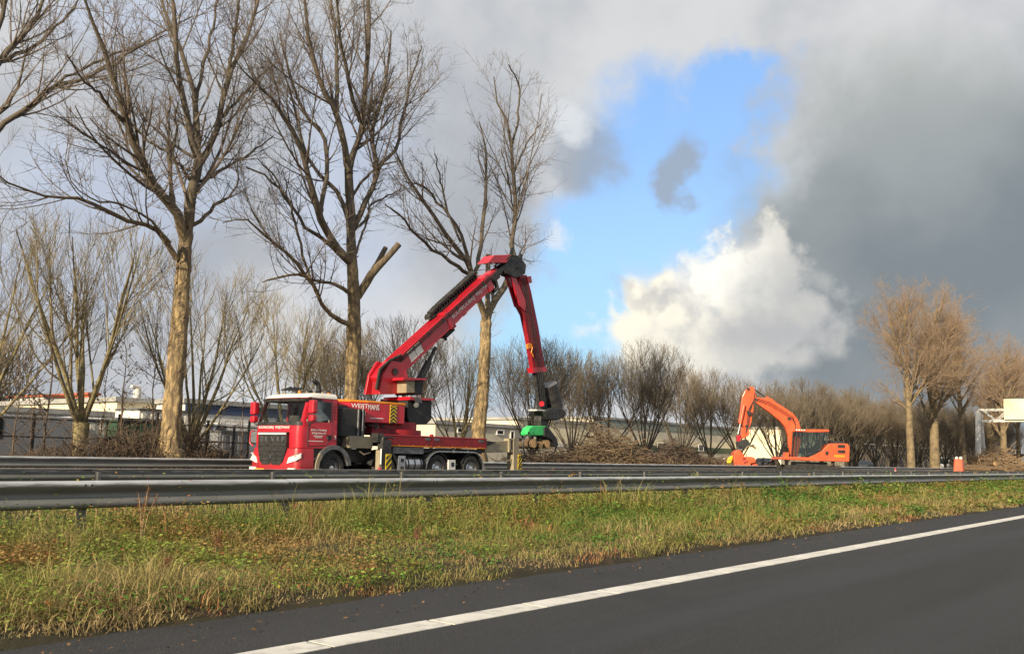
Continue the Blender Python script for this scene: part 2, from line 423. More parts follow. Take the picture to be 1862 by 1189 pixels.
def road_wear():
    t = NT(MATS['asphalt'].node_tree); b = MATS['asphalt'].node_tree.nodes['Principled BSDF']; vec = t.n('ShaderNodeTexCoord').outputs['Object']
    y = t.m('MULTIPLY_ADD', t.m('SUBTRACT', t.noise(vec, .25, 3, .5), .5), .5, t.dot(vec, (0, 1, 0)))
    grain = t.mr(t.noise(vec, 26, 5, .75, off=(6, 1, 5)), .36, .64)
    track = t.m('MAXIMUM', t.mr(t.m('ABSOLUTE', t.m('SUBTRACT', y, 3.6)), .15, .5, 1, 0), t.mr(t.m('ABSOLUTE', t.m('SUBTRACT', y, 1.9)), .15, .5, 1, 0))
    mp = t.n('ShaderNodeMapping'); t.put(mp.inputs[0], vec); mp.inputs['Scale'].default_value = (.12, 1.4, 1); st = t.noise(mp.outputs[0], 1.6, 6, .65, off=(8, 3, 1))
    stain = t.mr(t.noise(vec, .9, 5, .6, off=(3, 9, 4)), .58, .70)
    old = b.inputs['Base Color'].links[0].from_socket
    c = t.mix(t.m('MULTIPLY', track, .35), old, (.041, .041, .042, 1)); c = t.mix(t.m('MULTIPLY', t.mr(st, .5, .68), .45), c, (.022, .022, .022, 1)); c = t.mix(t.m('MULTIPLY', stain, .4), c, (.020, .020, .021, 1))
    c = t.mix(t.m('MULTIPLY', grain, .45), c, (.040, .041, .043, 1))
    t.put(b.inputs['Base Color'], c); t.put(b.inputs['Roughness'], t.m('MULTIPLY_ADD', track, -.12, .84))
ground_mat('asphalt', [(.022, .022, .024), (.031, .031, .033), (.026, .026, .027)], .35, .82, .5, 70, stretch=(.25, 1.6, 1))
road_wear()
ground_mat('asphalt_far', [(.06, .058, .055), (.09, .085, .08)], .4, .9, .3, 40)
ground_mat('soil', [(.026, .021, .014), (.040, .036, .018), (.05, .036, .02)], 1.3, 1, .8, 25, fine=False)
ground_mat('soil_far', [(.075, .055, .035), (.05, .045, .022), (.10, .08, .05)], .5, 1, .6, 10)
ground_mat('field', [(.07, .08, .03), (.09, .075, .04)], .05, 1, .3, 4)
ground_mat('paint', [(.74, .72, .66), (.64, .62, .56), (.46, .44, .40)], 2.2, .6, .5, 90, fine=False)

def sheet(name, x0, x1, y0, y1, z, m, label=None, nx=1, ny=1):
    xs = np.linspace(x0, x1, nx+1); ys = np.linspace(y0, y1, ny+1)
    V = [(x, y, z) for y in ys for x in xs]
    F = [(j*(nx+1)+i, j*(nx+1)+i+1, (j+1)*(nx+1)+i+1, (j+1)*(nx+1)+i) for j in range(ny) for i in range(nx)]
    o = link(name, mesh_np(name, V, F), m); o['kind'] = 'structure'
    if label: o['label'] = label
    return o
sheet('ground', -1500, 3500, -1500, 2500, -.05, 'field')
sheet('road', -80, 1500, -9, 6.25, 0.0, 'asphalt', 'dark grey asphalt motorway lane in the foreground')
FZ = .12
MB().box(-80, 1500, 18.3, 28.0, -.04, FZ).build('opposite_road', 'asphalt_far')['kind'] = 'structure'
MB().box(-80, 1500, 28.005, 36.0, -.04, FZ+.03).build('far_verge', 'soil_far')['kind'] = 'structure'
MB().box(-80, 1500, 36.005, 260, -.04, FZ+.01).build('yard_pavement', 'asphalt_far')['kind'] = 'structure'

# edge line, laid in butted lengths with dark joints between them
mark = thing('road_marking', (0, 4.72, 0), 'white painted edge line along the dark lane', 'road marking')
seg = MB().box(0, 1.078, -.125, .125, .0012, .006)
s0 = seg.build('line_segment', 'paint', None); s0.parent = mark
s0.location = (-2.6, 0, 0)
for i in range(1, 70):
    s = s0.copy(); COL.objects.link(s); s.parent = mark; s.location = (-2.6+1.105*i, random.uniform(-.004, .004), 0)
o = MB().box(-2.6+1.105*70, 700, 4.595, 4.845, .0012, .006).build('line_segment', 'paint', mark)

# verge ground: uneven soil with a ragged edge over the asphalt
xs = np.concatenate([np.arange(-3, 30, .16), np.arange(30, 80, .5), np.arange(80, 700, 6)])
ys = np.concatenate([np.arange(5.75, 7.2, .10), np.arange(7.2, 18.6, .4)])
X, Y = np.meshgrid(xs, ys)
edge = 5.95+.22*(vnoise(X, X*0, .9)-.5)+.12*(vnoise(X, X*0+5, .25)-.5)
Z = np.where(Y < edge, -.03, .015+.05*np.clip((Y-edge)/.35, 0, 1))
Z = Z+np.where(Y < edge, 0, .05*(vnoise(X, Y, .35)-.4)+.03*(vnoise(X, Y, .12)-.5))
Z = Z+np.clip((Y-6.6)/4.5, 0, 1)*.05
n = len(xs); V = np.stack([X, Y, Z], -1).reshape(-1, 3)
ii, jj = np.meshgrid(np.arange(n-1), np.arange(len(ys)-1))
b0 = (jj*n+ii).ravel(); F = np.stack([b0, b0+1, b0+n+1, b0+n], -1)
link('verge', mesh_np('verge', V, F, True), 'soil')['kind'] = 'structure'
def ground_z(x, y):
    e = 5.95+.22*(vnoise(x, x*0, .9)-.5)+.12*(vnoise(x, x*0+5, .25)-.5)
    return np.where(y < e, 0, .012+.05*np.clip((y-e)/.35, 0, 1)+.05*(vnoise(x, y, .35)-.4)+np.clip((y-6.6)/4.5, 0, 1)*.05)

def in_view(x, y, pad=1.2):
    a = np.arctan2(y, x); return (a < YAW+math.atan(IW/2/FPX)+.05+pad/np.hypot(x, y)*.3) & (a > YAW-math.atan(IW/2/FPX)-.03)
def scatter(nmax, x1, y0, y1, k, p=1.5):
    """random points, thinning with distance from the camera"""
    xx = rng.random(nmax*6)**2.2*x1+.5; yy = rng.random(nmax*6)*(y1-y0)+y0
    d = np.hypot(xx, yy)
    keep = in_view(xx, yy)
    pdf = (xx/x1+.004)**(1-1/2.2)          # undo the sampling bias
    wgt = pdf*(k/d)**p; keep &= rng.random(len(xx)) < wgt
    xx, yy = xx[keep][:nmax], yy[keep][:nmax]
    return xx, yy
def colour_attr(me, C, per):
    a = me.color_attributes.new('Col', 'FLOAT_COLOR', 'POINT')
    C4 = np.ones((len(C)*per, 4), dtype=np.float32); C4[:, :3] = np.repeat(C, per, 0); a.data.foreach_set('color', C4.ravel())
PAL = np.array([[.09, .14, .026], [.17, .20, .042], [.26, .24, .07], [.35, .28, .12], [.42, .30, .16], [.36, .17, .08], [.06, .10, .03]])
def patch_col(x, y, dry):
    n = len(x); g = vnoise(x, y, 1.7)*.55+vnoise(x+50, y, .5)*.45+dry+rng.normal(0, .11, n)
    idx = np.clip(g, 0, .999); k = idx*3.6; i = np.clip(k.astype(int), 0, 3); f = (k-i)[:, None]
    c = PAL[i]*(1-f)+PAL[i+1]*f
    r = rng.random(n); rust = (vnoise(x+11, y+7, .8) > .78) & (r < .5)
    c[rust] = PAL[5]*rng.uniform(.7, 1.4, (rust.sum(), 1))
    return c*rng.uniform(.65, 1.35, (n, 1))
def blades(x, y, z, h, wd, lean, C):
    n = len(x); th = rng.random(n)*2*np.pi; ph = rng.random(n)*2*np.pi
    a = np.stack([np.cos(th), np.sin(th), th*0], -1); l = np.stack([np.cos(ph), np.sin(ph), ph*0], -1)
    b = np.stack([x, y, z], -1); up = np.array([0, 0, 1.])
    hh = h[:, None]; w_ = wd[:, None]; le = lean[:, None]
    mid = b+up*hh*.6*(1-.25*le)+l*hh*le*.35; tip = b+up*hh*(1-.55*le)+l*hh*le*1.0
    V = np.stack([b-a*w_, b+a*w_, mid-a*w_*.7, mid+a*w_*.7, tip], 1).reshape(-1, 3)
    o = (np.arange(n)*5)[:, None]
    F = np.concatenate([o+np.array([0, 1, 3]), o+np.array([0, 3, 2]), o+np.array([2, 3, 4])], 0)
    me = mesh_np('grass', V, F); colour_attr(me, C, 5); return me
# rough verge grass
gx, gy = scatter(230000, 130, 5.95, 12.0, 12.5, 1.2)
gh = (.05+.22*rng.random(len(gx))**1.6)*(.35+1.4*vnoise(gx, gy, .45)*vnoise(gx+7, gy, 1.6)*1.6)*np.clip((gy-5.3)/1.1, .5, 1.2)*(1+.8*np.clip((gy-9.2)/1.5, 0, 1))
gd = np.hypot(gx, gy)
me = blades(gx, gy, ground_z(gx, gy)-.01, gh, (.0022+.003*rng.random(len(gx)))*np.clip(gd/10, 1, 4.5), rng.random(len(gx))*1.15+.25, patch_col(gx, gy, .0+.24*np.clip((7.7-gy)/1.4, 0, 1)))
tag(link('verge_grass', me, 'foliage'), 'rough green and straw coloured grass on the verge', 'grass', kind='stuff')
# grass of the median strip behind the near rail
gx, gy = scatter(26000, 160, 11.4, 18.2, 9.5, 1.1)
me = blades(gx, gy, ground_z(gx, gy), .18+.34*rng.random(len(gx)), (.004+.004*rng.random(len(gx)))*np.clip(np.hypot(gx, gy)/12, 1, 4), rng.random(len(gx))*.6+.1, patch_col(gx, gy, .22))
tag(link('median_grass', me, 'foliage'), 'taller dry grass between the two guardrails', 'grass', kind='stuff')
# leafy weeds
def weeds(x, y, h, nl, C, size):
    n = len(x); N = n*nl
    t = rng.random((n, nl)); ph = rng.random((n, nl))*2*np.pi; out = rng.random((n, nl))*.11+.02
    bx = x[:, None]+np.cos(ph)*out; by = y[:, None]+np.sin(ph)*out; bz = ground_z(x, y)[:, None]+.02+h[:, None]*t
    b = np.stack([bx, by, bz], -1).reshape(-1, 3); ph = (ph+rng.normal(0, .5, ph.shape)).ravel()
    s_ = (size[:, None]*rng.uniform(.5, 1.3, (n, nl))).ravel()[:, None]
    d = np.stack([np.cos(ph), np.sin(ph), rng.uniform(-.45, .55, N)], -1); d /= np.linalg.norm(d, axis=1)[:, None]
    sd = np.stack([-np.sin(ph), np.cos(ph), rng.uniform(-.5, .5, N)], -1)
    V = np.stack([b, b+d*s_*.5+sd*s_*.33+[0, 0, .004], b+d*s_, b+d*s_*.5-sd*s_*.33+[0, 0, .004]], 1).reshape(-1, 3)
    o = (np.arange(N)*4)[:, None]; F = o+np.array([0, 1, 2, 3])
    me = mesh_np('weeds', V, F); CC = np.repeat(C, nl, 0)*rng.uniform(.6, 1.5, (N, 1)); colour_attr(me, CC, 4); return me
def leaf_col(n, x, y):
    c = np.array([.11, .20, .03])*np.ones((n, 3)); g = vnoise(x+3, y+9, 1.2)
    c = np.where((g > .5)[:, None], np.array([.18, .225, .042]), c); c = np.where((g > .72)[:, None], np.array([.28, .18, .06]), c)
    r = rng.random(n); c[r < .03] = [.28, .24, .03]; c[r > .95] = [.25, .09, .035]
    c[(g < .3)] = [.08, .18, .03]
    return c*rng.uniform(.8, 1.55, (n, 1))
wx, wy = scatter(20000, 90, 6.1, 11.7, 14, 1.0)
kp = rng.random(len(wx)) < np.clip(.2+1.0*vnoise(wx, wy, 1.1)-.25+.35*(wy-8.2)/2.5, .06, 1); wx, wy = wx[kp], wy[kp]
wh = (.05+.13*rng.random(len(wx)))*(.6+1.0*vnoise(wx+4, wy+1, .9))*(1+2.6*np.clip((wy-8.8)/1.8, 0, 1)*rng.random(len(wx)))
me = weeds(wx, wy, wh, 14, leaf_col(len(wx), wx, wy), (.024+.026*rng.random(len(wx)))*np.clip(np.hypot(wx, wy)/13, 1, 2.4))
tag(link('verge_weeds', me, 'foliage'), 'low broad-leaved weeds growing through the verge grass', 'weeds', kind='stuff')
wx, wy = scatter(1500, 90, 11.3, 18.0, 9, 1.0)
wh = .2+.5*rng.random(len(wx))
me = weeds(wx, wy, wh, 14, leaf_col(len(wx), wx, wy)*np.array([1.15, 1.0, .9]), (.035+.025*rng.random(len(wx)))*np.clip(np.hypot(wx, wy)/15, 1, 2.2))
tag(link('median_weeds', me, 'foliage'), 'yellowing weeds poking up between the guardrails', 'weeds', kind='stuff')
# dead leaves lying along the road edge
lx, ly = scatter(700, 40, 5.15, 6.5, 7, 1.0)
me = weeds(lx, ly, lx*0+.004, 1, np.array([[.20, .11, .05]])*rng.uniform(.5, 1.5, (len(lx), 1)), lx*0+.035)
tag(link('dead_leaves', me, 'dead_leaf'), 'brown dead leaves strewn along the asphalt edge', 'leaves', kind='stuff')
# tall seed stalks that stand out of the verge
def dock(px, py, Yd, hh, col, label, r0):
    p = P(px, py, Yd); base = (p[0], Yd, float(ground_z(np.array([p[0]]), np.array([Yd]))[0])-.02)
    t = thing('dock_plant', base, label, 'plant', 'dry seed stalks on the verge'); rr = random.Random(r0)
    m = MB(); tops = []
    for k in range(5):
        a = rr.uniform(0, 6.3); l = rr.uniform(.05, .28)*hh; q = hh*rr.uniform(.65, 1)
        tip = (base[0]+math.cos(a)*l, base[1]+math.sin(a)*l, base[2]+q)
        m.tube([base, (base[0]+math.cos(a)*l*.35, base[1]+math.sin(a)*l*.35, base[2]+q*.6), tip], [.005, .004, .002], 4); tops.append((tip, a, l))
    m.build('stalk', 'twig', t)
    V = []; F = []
    for (tip, a, l) in tops:
        for j in range(60):
            u = rr.random()*.5; c = np.array([tip[0]-math.cos(a)*l*u*.9, tip[1]-math.sin(a)*l*u*.9, tip[2]-u*hh*.7])
            d = np.array([rr.gauss(0, 1), rr.gauss(0, 1), rr.gauss(0, 1)]); d /= np.linalg.norm(d); e = np.cross(d, [.3, .5, .8])
            c = c+d*rr.uniform(0, .028); b = len(V); V += [c, c+d*.018+e*.008, c+d*.018-e*.008]; F.append((b, b+1, b+2))
    V = np.array(V)-np.array(base); me = mesh_np('seed_head', V, np.array(F)); colour_attr(me, np.array([col])*rng.uniform(.7, 1.4, (len(V), 1)), 1)
    link('seed_head', me, 'foliage', t)['kind'] = 'stuff'
dock(258, 965, 9.9, .75, (.30, .13, .05), 'tall rusty seed stalk crossing the guardrail at the left', 1)
dock(392, 1020, 8.4, .34, (.26, .12, .06), 'reddish brown seed stalk in the grass in front of the truck cab', 2)
dock(955, 950, 10.4, .55, (.24, .15, .06), 'dry brown stalk at the guardrail below the green grapple', 3)
dock(566, 975, 9.6, .42, (.27, .13, .06), 'short rusty stalk below the guardrail under the truck cab', 4)
dock(755, 1010, 7.9, .30, (.28, .13, .07), 'pinkish dry stalk amid the mid verge grass', 5)
dock(300, 1055, 7.3, .28, (.24, .12, .06), 'low brown stalk near the road edge at the lower left', 6)

# ------------------------------------------------------------------ guardrails
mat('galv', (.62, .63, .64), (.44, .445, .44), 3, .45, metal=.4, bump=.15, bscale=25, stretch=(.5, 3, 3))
def darken_beam():
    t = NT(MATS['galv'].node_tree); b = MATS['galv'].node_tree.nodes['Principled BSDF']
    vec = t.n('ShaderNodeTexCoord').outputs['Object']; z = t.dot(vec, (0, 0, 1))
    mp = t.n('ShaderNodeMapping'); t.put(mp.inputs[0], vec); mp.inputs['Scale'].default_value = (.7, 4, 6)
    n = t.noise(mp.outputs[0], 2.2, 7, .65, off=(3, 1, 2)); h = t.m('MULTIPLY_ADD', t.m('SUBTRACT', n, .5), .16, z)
    f = t.mr(h, .735, .69, 0, .8)           # dark grey-green mixed in from the upper wave down, with a ragged upper limit
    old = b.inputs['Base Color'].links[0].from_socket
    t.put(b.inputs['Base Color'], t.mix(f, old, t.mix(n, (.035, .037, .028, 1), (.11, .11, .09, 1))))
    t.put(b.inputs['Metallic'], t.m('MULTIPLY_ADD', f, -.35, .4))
darken_beam()
mat('galv_post', (.20, .20, .205), (.12, .12, .125), 4, .6, metal=.5)
PROF = [(.045, .752), (.012, .757), (-.022, .748), (-.040, .722), (-.040, .690), (-.022, .664), (.020, .632), (.034, .610), (.034, .580),
        (.020, .558), (-.022, .526), (-.040, .500), (-.040, .468), (-.022, .442), (.012, .433), (.045, .438)]
def beam_mesh(L, flip):
    sg = -1 if flip else 1
    inner = [(y+.006, z) for y, z in PROF][::-1]; loop = PROF+inner; n = len(loop)
    V = [(x, sg*y, z) for x in (0, L) for y, z in loop]
    F = [(i, (i+1) % n, n+(i+1) % n, n+i) for i in range(n)]
    me = mesh_np('beam', V, F); bm = bmesh.new(); bm.from_mesh(me); bmesh.ops.recalc_face_normals(bm, faces=bm.faces)
    for f in bm.faces: f.smooth = True
    for e in bm.edges:
        if len(e.link_faces) == 2 and e.calc_face_angle(0) > .9: e.smooth = False
    bm.to_mesh(me); bm.free(); return me
def guardrail(Yr, z0, x0, nseg, label, flip, spacing=3.0, tilt=0.0):
    t = thing('guardrail', (x0, Yr, z0), label, 'guardrail', 'steel guardrails along the motorway')
    bmh = beam_mesh(spacing+.14, flip); post = None; bolt = None
    sg = 1 if flip else -1
    for i in range(nseg):
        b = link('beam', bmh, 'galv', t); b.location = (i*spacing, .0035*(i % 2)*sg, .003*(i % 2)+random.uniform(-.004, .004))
        if post is None:
            m = MB(); q = -1 if flip else 1
            m.box(-.03, .03, .05*q, .11*q, -.6, .70); m.box(-.055, .055, .046*q, .052*q, -.6, .70)
            post = m.build('post', 'galv_post', None); post.parent = t
            m = MB()
            for dx in (.03, .11):
                for z_ in (.706, .485): m.cyl((dx, -.040*q, z_), (dx, -.052*q, z_), .014, 8)
            bolt = m.build('splice_bolts', 'dark_metal', None); bolt.parent = t; bolt['kind'] = 'stuff'
            post.location = (spacing*.02, 0, 0); bolt.location = (0, 0, 0)
        else:
            for src, dx in ((post, .02*spacing), (bolt, 0)):
                c = src.copy(); COL.objects.link(c); c.parent = t; c.location = (i*spacing+dx, 0, 0)
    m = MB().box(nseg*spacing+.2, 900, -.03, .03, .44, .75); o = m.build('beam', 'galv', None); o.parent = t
    return t
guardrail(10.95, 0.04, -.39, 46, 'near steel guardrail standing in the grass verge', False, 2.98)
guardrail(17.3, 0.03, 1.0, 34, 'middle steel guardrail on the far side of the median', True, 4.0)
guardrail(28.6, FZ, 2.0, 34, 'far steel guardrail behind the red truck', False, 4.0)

# ------------------------------------------------------------------ crane truck
YN, YC = 24.0, 25.2            # near side and centre line of the truck
TX0 = 19.15
trk = thing('crane_truck', (TX0, YC, FZ), 'red four-axle truck carrying a big folding tree-felling crane', 'truck')
def zt(py): return .557+(857-py)/57.3       # height on the truck's near side
def xt(px): return P(px, 800, YN)[0]
def plan(xf, xr, wv, r, bow, n=6):
    """plan outline of the cab, clockwise from the near rear corner round the front"""
    pts = [(xr, YC-wv)]
    for k in range(n+1):
        a = math.pi/2*k/n; pts.append((xf+r-r*math.sin(a), YC-wv+r-r*math.cos(a)))
    pts += [(xf-bow*.8, YC-wv*.4), (xf-bow, YC), (xf-bow*.8, YC+wv*.4)]
    for k in range(n, -1, -1):
        a = math.pi/2*k/n; pts.append((xf+r-r*math.sin(a), YC+wv-r+r*math.cos(a)))
    pts.append((xr, YC+wv)); return pts
def loft(levels, xr, caps=True, rng_=None, off=0.0):
    m = MB(); rows = []
    for (z, xf, wv, r, bow) in levels:
        p = plan(xf-off, xr, wv+off, r, bow)
        if rng_: p = p[rng_[0]:rng_[1]]
        rows.append([(x, y, z) for x, y in p])
    n = len(rows[0]); vs = sum(rows, []); fs = []
    for i in range(len(rows)-1):
        last = n if not rng_ else n-1
        for j in range(last): fs.append((i*n+j, i*n+(j+1) % n, (i+1)*n+(j+1) % n, (i+1)*n+j))
    if caps and not rng_: fs += [tuple(range(n)), tuple(range((len(rows)-1)*n, len(rows)*n))]
    m.add(vs, fs); return m
XR = 20.74
cabL = [(1.30, TX0+.03, 1.17, .22, .05), (1.70, TX0+.01, 1.17, .22, .06), (2.08, TX0+.03, 1.17, .24, .06), (2.45, TX0+.13, 1.15, .26, .05), (2.80, TX0+.24, 1.13, .28, .04), (2.93, TX0+.30, 1.12, .28, .03)]
cm_ = loft(cabL, XR); nrow = 19
cm_.f = [f for f in cm_.f if not (len(f) == 4 and min(f)//nrow in (2, 3) and ((4 <= min(q % nrow for q in f) and max(q % nrow for q in f) <= 14) or {q % nrow for q in f} in ({0, 1}, {17, 18})))]   # windscreen opening
cab = cm_.build('cab', 'red', trk, smooth=True)
MB().box(XR-.12, XR-.08, YC-1.08, YC+1.08, 1.35, 2.9).build('rear_lining', 'cab_lining', cab)
for sg_ in (-1, 1):
    for xa_, xb_, za_, zb_, nm_ in ((XR-.28, XR-.001, 2.08, 2.80, 'door_pillar'), (TX0+.27, XR-.28, 2.08, 2.15, 'window_sill')):
        MB().prism([(xa_, YC+sg_*1.168, za_), (xb_, YC+sg_*1.168, za_), (xb_, YC+sg_*(1.168-(zb_-za_)*.055), zb_), (xa_, YC+sg_*(1.168-(zb_-za_)*.055), zb_)], [(xa_, YC+sg_*1.10, za_), (xb_, YC+sg_*1.10, za_), (xb_, YC+sg_*1.07, zb_), (xa_, YC+sg_*1.07, zb_)]).build(nm_, 'red', cab)
MB().box(TX0+.12, TX0+.50, YC-1.05, YC+1.05, 1.9, 2.10).build('dashboard', 'black', cab, bevel=.04)
MB().obox((TX0+.33, YC+.15, 2.115), (1, 0, .05), (0, 1, 0), (0, 0, 1), (.11, .2, .006)).build('paper_sheet', 'print_white', cab)
for y_ in (YC-.62, YC+.62):
    st_ = MB().box(XR-.42, XR-.22, y_-.25, y_+.25, 1.6, 2.42).build('seat', 'seat_cloth', cab, bevel=.06)
    MB().box(XR-.38, XR-.26, y_-.14, y_+.14, 2.44, 2.66).build('headrest', 'seat_cloth', st_, bevel=.04)
MB().box(XR-.5, XR-.44, YC-.36, YC-.30, 2.0, 2.60).build('seat_belt', 'red', cab)
m = MB(); cs = np.array([TX0+.62, YC-.62, 2.16]); m.tube([cs+np.array([.10*math.sin(a), .22*math.cos(a), .20*math.sin(a)]) for a in np.linspace(0, 2*math.pi, 19)], .018, 6, caps=False); m.build('steering_wheel', 'black', cab)
roofL = [(2.932, TX0+.26, 1.135, .28, .03), (2.99, TX0+.30, 1.13, .28, .03), (3.06, TX0+.44, 1.08, .30, .02), (3.10, TX0+.70, 1.0, .3, .0)]
loft(roofL, XR-.02).build('roof', 'white', trk, smooth=True)
loft([(2.80, TX0+.17, 1.15, .28, .04), (2.90, TX0+.14, 1.16, .28, .04)], TX0+.9).build('sun_visor', 'dark_metal', trk, smooth=True)
loft([(2.14, TX0+.047, 1.168, .245, .06), (2.45, TX0+.13, 1.15, .26, .05), (2.79, TX0+.237, 1.13, .28, .04)], XR, rng_=(4, 15), off=.012).build('windscreen', 'clear_glass', cab, smooth=True)
loft([(2.02, TX0+.025, 1.17, .24, .06), (2.135, TX0+.047, 1.168, .245, .06)], XR, rng_=(3, 16), off=.014).build('wiper_panel', 'black', cab, smooth=True)
m = MB()
for yy in (24.45, 25.1, 25.75): m.tube([(TX0-.03, yy, 2.10), (TX0+.06, yy+.25, 2.30), (TX0+.12, yy+.5, 2.46)], .012, 5)
m.build('wiper', 'black', cab)
bump_ = loft([(.40, TX0-.02, 1.22, .16, .06), (.62, TX0-.06, 1.225, .2, .07), (1.0, TX0-.05, 1.225, .22, .07), (1.285, TX0-.02, 1.2, .22, .06)], TX0+.62).build('bumper', 'red', trk, smooth=True)
# grille
XG = TX0-.125
def front_poly(pts, x0, x1):     # (y offset from centre, z) outline on the front face
    m = MB(); m.prism([(x0, YC+y, z) for y, z in pts], [(x1, YC+y, z) for y, z in pts]); return m
gr = front_poly([(-.74, 1.80), (.74, 1.80), (.72, 1.25), (.60, .86), (.45, .74), (-.45, .74), (-.60, .86), (-.72, 1.25)], XG, TX0+.05).build('grille', 'black', trk, bevel=.01)
for k, (z0, z1, hw) in enumerate(((1.36, 1.42, .70), (1.19, 1.25, .69), (1.04, 1.09, .63), (.90, .95, .56))):
    MB().box(XG-.022, XG+.01, YC-hw, YC+hw, z0, z1).build('slat', 'dark_metal', gr)
MB().box(XG-.03, XG+.01, YC-.72, YC+.72, 1.72, 1.775).build('chrome_strip', 'lamp', gr)
for k, ch in enumerate('GINAF'):
    yl = YC+.56-k*.28
    lettering('badge_letter', ch, (XG-.004, yl+.05, 1.50), (0, -1, 0), (0, 0, 1), .15, .13 if ch != 'I' else .04, 'silver', gr)
m = MB(); m.prism([(XG-.01, YC-.05, 1.0), (XG-.01, YC, 1.07), (XG-.01, YC+.05, 1.0), (XG-.01, YC, .95)], [(XG-.03, YC-.05, 1.0), (XG-.03, YC, 1.07), (XG-.03, YC+.05, 1.0), (XG-.03, YC, .95)]); m.build('badge', 'chrome', gr)
lettering('front_lettering', 'BOOMROOIERIJ', (TX0-.075, YC+.80, 1.885), (0, -1, 0), (0, 0, 1), .11, .78, 'print_white', cab)
lettering('front_lettering', 'WEIJTMANS', (TX0-.075, YC-.06, 1.885), (0, -1, 0), (0, 0, 1), .11, .74, 'print_white', cab)
MB().box(TX0-.155, TX0-.13, YC+.30, YC+.80, .50, .615).build('number_plate', 'plate', bump_)
for sgn in (-1, 1):
    m = MB(); y0 = YC+sgn*.80; y1 = YC+sgn*1.20
    q = [(TX0-.115, y0, .80), (TX0-.06, y1, .90), (TX0+.10, YC+sgn*1.24, .98), (TX0+.10, YC+sgn*1.24, 1.14), (TX0-.055, y1, 1.12), (TX0-.11, YC+sgn*.88, .99)]
    m.prism(q, [(x+.03, y-sgn*.03, z) for x, y, z in q]); m.build('headlight', 'lamp', bump_)
    MB().box(TX0-.115, TX0-.05, min(y0, y1), max(y0, y1)-.06, .58, .66).build('fog_lamp', 'lamp', bump_)
# far side grab handle and mirrors
m = MB(); yy = YC+1.2
m.tube([(TX0+.02, yy-.03, 1.85), (TX0-.03, yy+.10, 1.80), (TX0-.03, yy+.12, 1.45), (TX0+.02, yy-.02, 1.33)], .025, 6); m.build('grab_handle', 'red', cab)
for sgn, yo, zo in ((-1, YC-1.46, 0), (1, YC+1.36, -.02)):
    xo = TX0+.30 if sgn < 0 else TX0+.12
    mr = MB().box(xo-.10, xo+.10, yo-.13, yo+.13, 2.40+zo, 2.83+zo).build('mirror', 'red', cab, bevel=.05)
    MB().box(xo-.10, xo+.10, yo-.12, yo+.12, 2.14+zo, 2.36+zo).build('mirror', 'red', cab, bevel=.05)
    MB().box(xo+.09, xo+.112, yo-.10, yo+.10, 2.44+zo, 2.79+zo).build('mirror_glass', 'glass', mr)
    m = MB(); m.tube([(xo, yo, 2.84+zo), (xo+.02, yo-sgn*.1, 2.92), (xo+.10, YC+sgn*1.10, 2.93)], .018, 6); m.tube([(xo, yo, 2.15+zo), (xo+.02, yo-sgn*.12, 2.04), (xo+.12, YC+sgn*1.17, 2.04)], .018, 6)
    m.build('mirror_arm', 'black', cab)
# door side
ys = YC-1.17
m = MB(); m.prism([(TX0+.40, ys-.010, 2.12), (XR-.28, ys-.010, 2.24), (XR-.28, ys+.012, 2.82), (TX0+.52, ys+.012, 2.82)], [(TX0+.40, ys+.004, 2.12), (XR-.28, ys+.004, 2.24), (XR-.28, ys+.026, 2.82), (TX0+.52, ys+.026, 2.82)])
m.build('side_window', 'clear_glass', cab)
m = MB()
for a, b in (((TX0+.37, 1.36), (TX0+.37, 2.08)), ((TX0+.37, 2.08), (TX0+.50, 2.87)), ((TX0+.50, 2.87), (XR-.22, 2.87)), ((XR-.22, 2.87), (XR-.22, 1.7)), ((XR-.22, 1.7), (XR-.45, 1.40)), ((XR-.45, 1.40), (TX0+.37, 1.36))):
    m.tube([(a[0], ys-.001 if a[1] < 2.2 else ys+.02, a[1]), (b[0], ys-.001 if b[1] < 2.2 else ys+.02, b[1])], .010, 4)
m.build('door_seam', 'black', cab)
MB().box(XR-.42, XR-.24, ys-.035, ys+.01, 1.58, 1.74).build('door_handle', 'black', cab, bevel=.01)
lettering('door_lettering', 'BOOMROOIERIJ', (TX0+.52, ys-.004, 1.84), (1, 0, 0), (0, 0, 1), .075, .62, 'print_white', cab)
lettering('door_lettering', 'WEIJTMANS', (TX0+.54, ys-.004, 1.73), (1, 0, 0), (0, 0, 1), .085, .58, 'print_white', cab)
for z_, x0_, x1_ in ((1.685, .62, 1.0), (1.64, .68, .95), (1.52, .40, 1.02)): MB().box(TX0+x0_, TX0+x1_, ys-.005, ys+.01, z_, z_+.022).build('door_stripe', 'print_white', cab)
lettering('cab_number', '3', (XR-.10, ys-.004, 1.62), (1, 0, 0), (0, 0, 1), .12, .07, 'print_white', cab)
for k in range(5):
    MB().box(XR-.17, XR-.03, ys-.004, ys+.01, 2.28+.10*k, 2.30+.10*k).build('side_vent', 'red_dull', cab)
m = MB()
for x_, z_ in ((TX0+.45, 3.08), (TX0+.75, 3.1), (TX0+1.1, 3.1)): m.box(x_, x_+.06, YC-.93, YC-.88, z_, z_+.06); m.box(x_, x_+.06, YC+.6, YC+.65, z_, z_+.06)
m.build('marker_lamp', 'beige', cab)
m = MB(); m.cyl((TX0+.65, YC-.3, 3.09), (TX0+.65, YC-.3, 3.17), .05, 10); m.cyl((XR-.2, YC-.9, 3.05), (XR-.2, YC-.9, 3.14), .045, 10); m.build('beacon', 'lamp_orange', cab)
